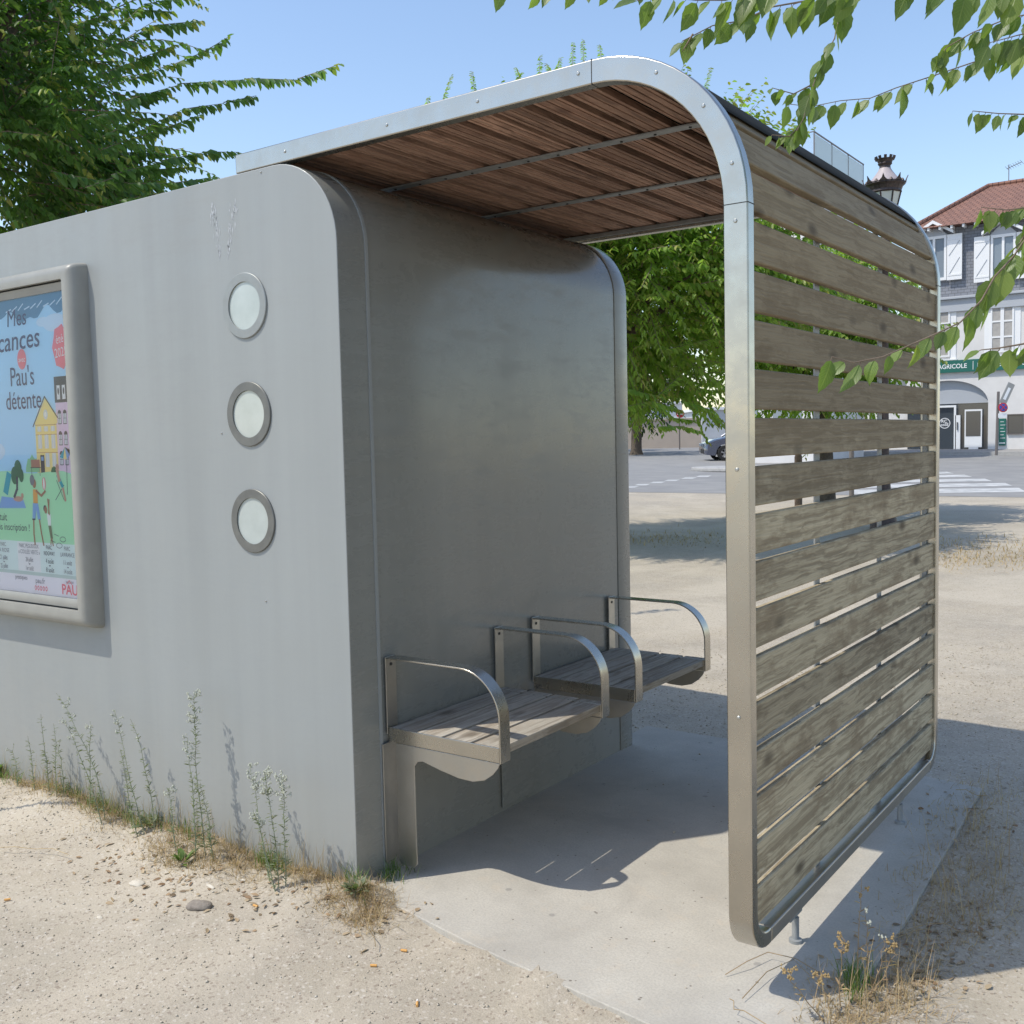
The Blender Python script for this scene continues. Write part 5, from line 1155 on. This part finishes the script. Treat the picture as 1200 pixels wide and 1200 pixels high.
# ------------------------------------------------------------------ weeds
M_STEM = m_noise('weed_stem', (0.20, 0.24, 0.14), (0.27, 0.28, 0.19), 30, 0.8); M_WLEAF = leafmat('weed_leaf', [(0.17, 0.20, 0.12), (0.22, 0.25, 0.16), (0.13, 0.16, 0.09), (0.26, 0.24, 0.16)], 0.25, 0.6)
M_FLUFF = mat('white_seed_fluff', (0.46, 0.47, 0.39), 0.95); M_DRY = leafmat('dry_straw', [(0.42, 0.30, 0.17), (0.50, 0.38, 0.22), (0.30, 0.20, 0.12), (0.36, 0.27, 0.16)], 0.2, 0.8)
M_GRN = leafmat('fresh_green_leaf', [(0.09, 0.16, 0.03), (0.14, 0.22, 0.05), (0.07, 0.12, 0.03)], 0.3, 0.6); M_OCH = mat('ochre_flower_head', (0.34, 0.24, 0.11), 0.9)
def weed(base, top, label, flower=0, bend=0.0, leafy=1.0, name='weed', group='tall weeds along the kiosk wall', leafm=None, mat_st=None, head=None, rad=0.0022):
    base = np.array(base); top = np.array(top); h = np.linalg.norm(top-base); root = thing(name, label, 'weed', tuple(base), group)
    ctrl = (base+top)/2+np.array([bend, 0, 0])*h+np.array([0, 0, 0.12*abs(bend)*h]); pts = []
    for i in range(13):
        t = i/12; pts.append((1-t)**2*base+2*t*(1-t)*ctrl+t*t*top)
    wob = rng.normal(0, 0.006, (13, 3)).cumsum(0)*np.linspace(0, 1, 13)[:, None]*[1, 0.5, 0.2]
    pts = np.array(pts)+wob; mb = MB(); mb.tube(pts, [rad*(1-0.7*i/12) for i in range(13)], 5)
    A_ = []
    nl = int(h*165*leafy)
    if nl:
        t = rng.uniform(0.05, 0.97, nl)*12; i = np.minimum(t.astype(int), 11); f_ = (t-i)[:, None]; b = pts[i]*(1-f_)+pts[i+1]*f_; az = rng.uniform(0, 6.28, nl)
        tan = unit(pts[i+1]-pts[i]); out = np.stack([np.cos(az), np.sin(az), np.zeros(nl)], 1); d = unit(out*0.75+tan*rng.uniform(0.2, 0.9, nl)[:, None]-np.array([0, 0, 0.2]))
        nr = unit(tan-d*(tan*d).sum(1)[:, None]); ln = rng.uniform(0.013, 0.034, nl)*(1.1-0.5*t/12); leaves_simple(A_, b, d, nr, ln, ln*0.22, np.zeros(nl, int))
        # side shoots near the top
    tp = MB()
    if flower:
        for k in range(flower):
            t = rng.uniform(0.78, 1.0)*12; i = min(int(t), 11); b = pts[i]+(pts[i+1]-pts[i])*(t-i); az = rng.uniform(0, 6.28); e = b+np.array([math.cos(az)*0.022, math.sin(az)*0.022, 0.012])*rng.uniform(0.4, 1.2)
            mb.tube([b, e], 0.0008, 4)
            for _ in range(7):
                q_ = rng.normal(0, 0.0035, 3); tp.lathe(tuple(e+q_), [(0.0005, -0.003), (0.0032, 0.0), (0.0008, 0.004)], 5)
    mb.build('stem', mat_st or M_STEM, root)
    if A_: arrays_to_obj('leaves', A_, [leafm or M_WLEAF], root)
    if tp.v: tp.build('seed_heads' if head is None else 'flower_head', head or M_FLUFF, root)
    adopt(root)
W_ = [ # base px, top px, distance from wall, flowers, bend, leafy, label
 ((122, 940), (60, 812), 0.10, 5, 0.28, 1.0, 'tallest weed of the left clump, its tip arching left'),
 ((118, 935), (72, 838), 0.13, 7, 0.10, 1.0, 'weed with drooping pale tip just below the arching one'),
 ((104, 928), (108, 845), 0.07, 3, 0.0, 0.9, 'thin weed left of the middle clump with pale top buds'),
 ((57, 918), (50, 836), 0.07, 0, 0.0, 1.3, 'straight bare stemmed weed near the left edge of the wall'),
 ((66, 920), (62, 850), 0.09, 0, 0.0, 1.3, 'short upright weed beside the straight bare stem'),
 ((74, 922), (70, 866), 0.06, 0, 0.05, 1.3, 'small slim weed under the arching weed'),
 ((40, 912), (36, 862), 0.07, 0, 0.0, 1.3, 'low grey green weed left of the bare stems'),
 ((20, 905), (18, 872), 0.08, 1, 0.0, 1.2, 'small weed at the left edge of the picture'),
 ((168, 950), (137, 830), 0.10, 8, -0.05, 1.0, 'tall leaning weed with a white tuft, left of the flowering pair'),
 ((180, 952), (160, 845), 0.08, 1, 0.12, 1.2, 'weed whose top hooks over, in the middle of the wall'),
 ((160, 945), (138, 878), 0.12, 0, -0.08, 1.6, 'dense short weed between the leaning stems'),
 ((240, 985), (224, 808), 0.12, 22, 0.0, 1.5, 'tallest white flowering weed in the middle of the wall'),
 ((228, 980), (216, 866), 0.16, 9, 0.05, 1.5, 'shorter weed with white flowers left of the tallest one'),
 ((250, 990), (236, 915), 0.13, 0, 0.0, 1.7, 'leafy flowerless weed at the foot of the tallest flowering one'),
 ((205, 970), (202, 925), 0.14, 5, 0.0, 1.5, 'low weed with white heads left of the flowering pair'),
 ((316, 1015), (284, 900), 0.14, 16, 0.05, 1.0, 'leaning white flowered weed left in the right hand clump'),
 ((326, 1018), (320, 905), 0.16, 20, 0.0, 1.3, 'white flowered weed standing in the right hand clump'),
 ((334, 1020), (334, 910), 0.14, 18, 0.03, 1.3, 'rightmost white flowered weed against the grey wall'),
 ((322, 1020), (305, 950), 0.18, 8, -0.04, 1.2, 'short white flowered weed at the foot of the right hand clump'),
 ((-25, 905), (-22, 770), 0.30, 0, 0.1, 2.0, 'tall weed just outside the left edge of the picture')]  # unseen plant, added to cast a shadow on the wall
for (bx, by), (tx, ty), dw, fl, bn, lf, lab in W_:
    b = bp(bx, by, 1, -dw); b.z = gh(b.x, b.y)-0.005; t = bp(tx, ty, 1, -dw+random.uniform(-0.03, 0.02)); weed(b, t, lab, fl, bn, lf)
# weeds by the screen corner in the right foreground
for (bx, by), (tx, ty), lab, hd, n_, bn in (((985, 1185), (975, 1100), 'dry ochre headed weed standing by the screen corner', M_OCH, 8, 0.03), ((975, 1195), (951, 1137), 'short ochre headed weed in front of the screen corner', M_OCH, 6, 0.1), ((970, 1200), (914, 1134), 'ochre headed weed leaning left over the concrete', M_OCH, 6, -0.15),
        ((1000, 1180), (1060, 1108), 'ochre headed weed leaning right beside the screen', M_OCH, 6, 0.15), ((1008, 1165), (1033, 1065), 'slim weed with a white seed head at its tip', M_FLUFF, 2, 0.03), ((1005, 1165), (1019, 1030), 'tallest slim green weed by the screen', M_OCH, 2, -0.03), ((1020, 1170), (1031, 1100), 'small weed with white seed head', M_FLUFF, 1, 0.0)):
    b = bp(bx, by, 2, -0.01); Db = float((np.array(b)-CAM)@FW); t = at(tx, ty, Db); weed(b, t, lab, n_, bn, 0.35, name='dry_weed', group='dry weeds by the screen corner', head=hd, mat_st=M_DRY, leafm=M_DRY, rad=0.0018)

# grass tufts, dry straw and litter
def blades(n, pos, hgt, spread, wd, mats, mi, flat=0.0):
    pos = np.array(pos); az = rng.uniform(0, 6.28, n); lean = rng.uniform(0.1, spread, n); h = hgt*rng.uniform(0.4, 1.1, n)
    d = np.stack([np.cos(az)*lean, np.sin(az)*lean, np.ones(n)*(1-flat)+0.02], 1); d = unit(d); s = unit(np.stack([-np.sin(az), np.cos(az), np.zeros(n)], 1))
    m_ = pos+d*(h*0.55)[:, None]; tp = m_+unit(d+np.stack([np.cos(az), np.sin(az), -0.5*np.ones(n)], 1)*lean[:, None]*0.7)*(h*0.45)[:, None]
    w2 = (wd*rng.uniform(0.6, 1.2, n)/2)[:, None]; V = np.stack([pos-s*w2, pos+s*w2, m_+s*w2*0.8, m_-s*w2*0.8, tp, tp+s*0.0003], 1).reshape(-1, 3)
    i0 = np.arange(n)*6; Fc = np.stack([np.stack([i0, i0+1, i0+2, i0+3], 1), np.stack([i0+3, i0+2, i0+5, i0+4], 1)], 1).reshape(-1, 4)
    return V, Fc, np.full(len(Fc), mi)
def scatter_px(pts, n, sx, sy):
    P = []
    for _ in range(n):
        c = pts[rng.integers(len(pts))]; p = bp(c[0]+rng.normal(0, sx), min(1290, c[1]+rng.normal(0, sy)), 2, -0.015)
        if -4.2 < p.x < 0.01 and p.y > -0.012: p.y = -0.012-abs(rng.normal(0, 0.03))
        P.append((p.x, p.y, ontop(p.x, p.y)-0.004))
    return P
ar_ = []
cl = [(x, 930+0.3*(x-60)) for x in range(0, 420, 12)]
ar_.append(blades(2600, scatter_px(cl, 2600, 10, 10), 0.05, 1.6, 0.0022, None, 0, 0.45))
cl2 = [(240, 1010), (270, 1015), (205, 1005), (190, 1000), (290, 1020), (110, 945), (125, 960), (60, 930), (420, 1070), (400, 1060), (360, 1035), (430, 1080), (425, 1065), (440, 1062)]
ar_.append(blades(3800, scatter_px(cl2, 3800, 16, 9), 0.07, 1.6, 0.002, None, 0, 0.4)); cw = [(x, 930+0.3*(x-60)+dy) for x in range(0, 460, 20) for dy in (15, 30, 50, 75)]; ar_.append(blades(1500, scatter_px(cw, 1500, 16, 14), 0.032, 2.5, 0.0018, None, 0, 0.92)); ar_.append(blades(500, scatter_px(cl, 500, 10, 6), 0.16, 0.5, 0.0016, None, 0, 0.0))
cl3 = [(1000, 1190), (1020, 1180), (1050, 1160), (1075, 1130), (1090, 1080), (1100, 1040), (1120, 1000), (1140, 960), (1160, 940), (1130, 1080), (1160, 1060), (1170, 1010), (980, 1200), (1060, 1180)]
ar_.append(blades(4200, scatter_px(cl3, 4200, 26, 26), 0.05, 1.8, 0.0022, None, 0, 0.5)); ar_.append(blades(160, scatter_px(cl3, 160, 16, 22), 0.2, 0.5, 0.0018, None, 0, 0.0))
cl4 = [(x, y) for x in range(1100, 1320, 20) for y in (636, 645, 652, 660)]+[(x, 632) for x in range(735, 850, 10)]
P4 = []
for _ in range(2600):
    c = cl4[rng.integers(len(cl4))]; p = gp(c[0]+rng.normal(0, 14), c[1]+rng.normal(0, 5)); P4.append((p.x, p.y, p.z))
ar_.append(blades(2600, P4, 0.09, 1.6, 0.008, None, 0, 0.4))
stuff(arrays_to_obj('dry_grass', ar_, [M_DRY]), 'dry straw grass lying and standing along the wall and slab edges', 'grass')
ar_ = []
cg = [(325, 1012), (320, 1018), (335, 1015), (10, 905), (0, 915), (20, 915), (150, 945), (160, 955), (175, 965), (185, 968), (130, 940), (420, 1055), (455, 1035), (462, 1028), (10, 890), (220, 985), (100, 935)]
ar_.append(blades(900, scatter_px(cg, 900, 8, 5), 0.085, 0.9, 0.0028, None, 0, 0.1)); cg = [(1008, 1150), (1012, 1158), (998, 1160), (1000, 1170)]
ar_.append(blades(150, scatter_px(cg, 150, 9, 7), 0.09, 0.6, 0.0028, None, 0, 0.0)); stuff(arrays_to_obj('green_grass', ar_, [M_GRN]), 'green grass tufts at the foot of the wall and screen', 'grass')
# broad-leaved ground plants
for (px, py), n_, sz, lab, mt in (((215, 1015), 16, 0.06, 'small bright green broad leaved plant in dry grass by the wall', M_GRN), ((175, 975), 14, 0.06, 'grey green rosette plant at the foot of the wall', M_WLEAF), ((418, 1062), 44, 0.045, 'straggly green plant growing at the kiosk corner', M_WLEAF), ((8, 910), 18, 0.08, 'leafy green plant at the left edge by the wall', M_GRN)):
    c = bp(px, py, 2, -0.02); 
    if c.y > -0.04: c.y = -0.05
    c.z = ontop(c.x, c.y)+0.002
    A_ = []; az = rng.uniform(0, 6.28, n_); d = unit(np.stack([np.cos(az), np.sin(az), rng.uniform(0.1, 1.3, n_)], 1)); b = np.array(c)+d*0.008; nr = unit(np.array([0, 0, 1.0])-d*d[:, 2:3]); ln = sz*rng.uniform(0.6, 1.2, n_)
    for i in range(n_): near_leaf(A_, b[i]+d[i]*ln[i]*0.15, d[i], nr[i]+1e-3, ln[i], ln[i]*0.4)
    tag(arrays_to_obj('ground_plant', A_, [mt]), lab, 'plant')
# curved dead stems on the slab and ground
ds_ = MB()
for P in ([(1000, 1170), (970, 1150), (900, 1125), (850, 1145)], [(985, 1190), (930, 1130), (870, 1175)], [(425, 1078), (436, 1092), (440, 1108)], [(1040, 1105), (1085, 1080), (1130, 1095)], [(1120, 930), (1145, 935), (1160, 940)], [(855, 1180), (860, 1190), (900, 1212)], [(1010, 1135), (1060, 1095), (1090, 1085)], [(0, 990), (40, 992), (80, 1000)], [(440, 1010), (455, 1018), (470, 1010)]):
    pts = [bp(x, y, 2, 0.0) for x, y in P]
    for p in pts: p.z = ontop(p.x, p.y)+0.004+0.02*random.random(); Q2 = []
    for a, b in zip(pts[:-1], pts[1:]): Q2 += [a, a.lerp(b, 0.5)+Vector((random.gauss(0, 0.008), random.gauss(0, 0.008), 0.01))]
    ds_.tube(Q2+[pts[-1]], 0.0013, 4)
stuff(ds_.build('dead_stems', M_DRY), 'thin curved dead stems lying on the slab edge and ground', 'debris')

# gravel and litter
def pebbles():
    n = 13000; V = []; Fc = []; oct_ = np.array([(1, 0, 0), (-1, 0, 0), (0, 1, 0), (0, -1, 0), (0, 0, 1), (0, 0, -1)], float); of = np.array([(0, 2, 4), (2, 1, 4), (1, 3, 4), (3, 0, 4), (2, 0, 5), (1, 2, 5), (3, 1, 5), (0, 3, 5)])
    cnt = 0; V = np.zeros((n*6, 3)); Fc = np.zeros((n*8, 3), int)
    while cnt < n:
        D = rng.uniform(1.9, 7.5); L = rng.uniform(-0.62, 0.62)*D; x, y = from_dl(D, L)
        if -4.3 < x < 0.02 and -0.02 < y < 2.0: continue
        if 0 < x < 1.64 and -0.16 < y < 2.3 and rng.random() > 0.02: continue
        on = 0 < x < 1.64 and -0.1 < y < 2.3
        s = 0.0010+0.0028*rng.random()**4*(1+D*0.12)+0.0004*D
        z = 0.0 if on else gh(x, y)
        V[cnt*6:cnt*6+6] = oct_*s*rng.uniform(0.6, 1.3, 3)*np.array([1, 1, 0.7])+rng.normal(0, s*0.15, (6, 3))+np.array([x, y, z+s*0.3]); Fc[cnt*8:cnt*8+8] = of+cnt*6; cnt += 1
    m = mat('gravel_stone', (0.5, 0.45, 0.4), 0.9); q = N(m); q.color(q.ramp(q.island(), [(0, (0.37, 0.315, 0.24)), (0.2, (0.46, 0.40, 0.31)), (0.7, (0.43, 0.375, 0.295)), (0.9, (0.50, 0.45, 0.37)), (1, (0.58, 0.54, 0.47))]))
    stuff(arrays_to_obj('gravel', [(V, Fc, np.zeros(len(Fc), int))], [m]), 'fine gravel and grit lying on the sandy ground', 'gravel')
pebbles()
def stone(px, py, a, b, c, m, name, label, cat, rot=0.3):
    p = bp(px, py, 2, -0.02); bm = bmesh.new(); bmesh.ops.create_icosphere(bm, subdivisions=3, radius=1)
    for v in bm.verts: n_ = 1+0.10*math.sin(v.co.x*3+1)*math.cos(v.co.y*4)+0.05*math.sin(v.co.z*7+v.co.x*5); v.co = Vector((v.co.x*a*n_, v.co.y*b*n_, v.co.z*c*n_))
    me = bpy.data.meshes.new(name); bm.to_mesh(me); bm.free(); me.materials.append(m); me.polygons.foreach_set('use_smooth', [True]*len(me.polygons)); o = bpy.data.objects.new(name, me); COL.objects.link(o); o.location = (p.x, p.y, ontop(p.x, p.y)+c*0.5); o.rotation_euler = (0.1, 0.05, rot); tag(o, label, cat)
M_ST = m_noise('brown_stone', (0.20, 0.17, 0.14), (0.27, 0.23, 0.19), 60, 0.8, bump=0.4, bsc=200)
M_ST2 = m_noise('pale_stone', (0.62, 0.56, 0.46), (0.5, 0.45, 0.37), 60, 0.9)
stone(234, 1063, 0.047, 0.028, 0.016, M_ST, 'stone', 'rounded brown stone lying in front of the dry grass', 'stone', 0.55)
stone(161, 1032, 0.032, 0.022, 0.008, M_ST2, 'stone_chip', 'large pale flat stone chip left of the brown stone', 'stone', 0.2)
stone(247, 1040, 0.026, 0.008, 0.005, M_ST2, 'stone_chip', 'long thin pale chip just above the brown stone', 'stone', -0.1)
stone(117, 1071, 0.014, 0.008, 0.004, M_ST2, 'stone_chip', 'small whitish chip on the gravel far left', 'stone', 0.1)
stone(285, 1032, 0.013, 0.007, 0.004, M_ST2, 'stone_chip', 'tiny pale chip in the dry grass right of the brown stone', 'stone', 0.1)
M_FILT = mat('cigarette_filter', (0.62, 0.33, 0.10), 0.8); M_PAPER = mat('cigarette_paper', (0.75, 0.72, 0.68), 0.8)
for px, py, rz, lab, pap in ((489, 1173, -0.9, 'cigarette butt with white paper near the bottom of the slab edge', True), (470, 1114, 0.3, 'flattened brown butt on the gravel by the slab corner', False), (297, 1065, 0.1, 'yellowish butt on the gravel right of the brown stone', False), (434, 1132, 0.5, 'reddish butt on the gravel below the kiosk corner', False), (5, 1055, 0.9, 'orange butt at the left edge on the gravel', False)):
    c = bp(px, py, 2, -0.022); c.z = ontop(c.x, c.y)+0.005; rt = thing('cigarette_butt', lab, 'cigarette butt', c, 'cigarette butts on the gravel'); d = Vector((math.cos(rz), math.sin(rz), 0))
    mb = MB(); mb.tube([c, c+d*0.008, c+d*0.02], [0.0036, 0.004, 0.0038], 10); mb.build('filter', M_FILT, rt, smooth=True)
    if pap: mb = MB(); mb.tube([c-d*0.012, c-d*0.001], [0.003, 0.0037], 10); mb.build('paper', M_PAPER, rt, smooth=True)
    adopt(rt)
# fallen leaves
A_ = []
for _ in range(420):
    c = [(430, 1075), (190, 1030), (200, 1033), (245, 1010), (1080, 1150), (1100, 1120), (1060, 1140), (130, 1000), (300, 1060), (1130, 960), (1120, 1080), (330, 1050)][rng.integers(12)]; p = bp(c[0]+rng.normal(0, 34), c[1]+rng.normal(0, 17), 2, -0.015)
    if p.y > -0.02 and p.x < 0: continue
    zf = ontop(p.x, p.y)+0.003
    az = rng.uniform(0, 6.28); d = np.array([math.cos(az), math.sin(az), rng.uniform(-0.1, 0.3)]); near_leaf(A_, (p.x, p.y, zf), d, np.array([rng.normal(0, 0.3), rng.normal(0, 0.3), 1.0]), rng.uniform(0.012, 0.034), rng.uniform(0.008, 0.016))
M_FALL = leafmat('fallen_leaf', [(0.22, 0.13, 0.075), (0.33, 0.22, 0.13), (0.45, 0.35, 0.23), (0.15, 0.10, 0.06)], 0.1, 0.8)
stuff(arrays_to_obj('fallen_leaves', A_, [M_FALL]), 'small brown fallen leaves scattered on the ground', 'leaves')
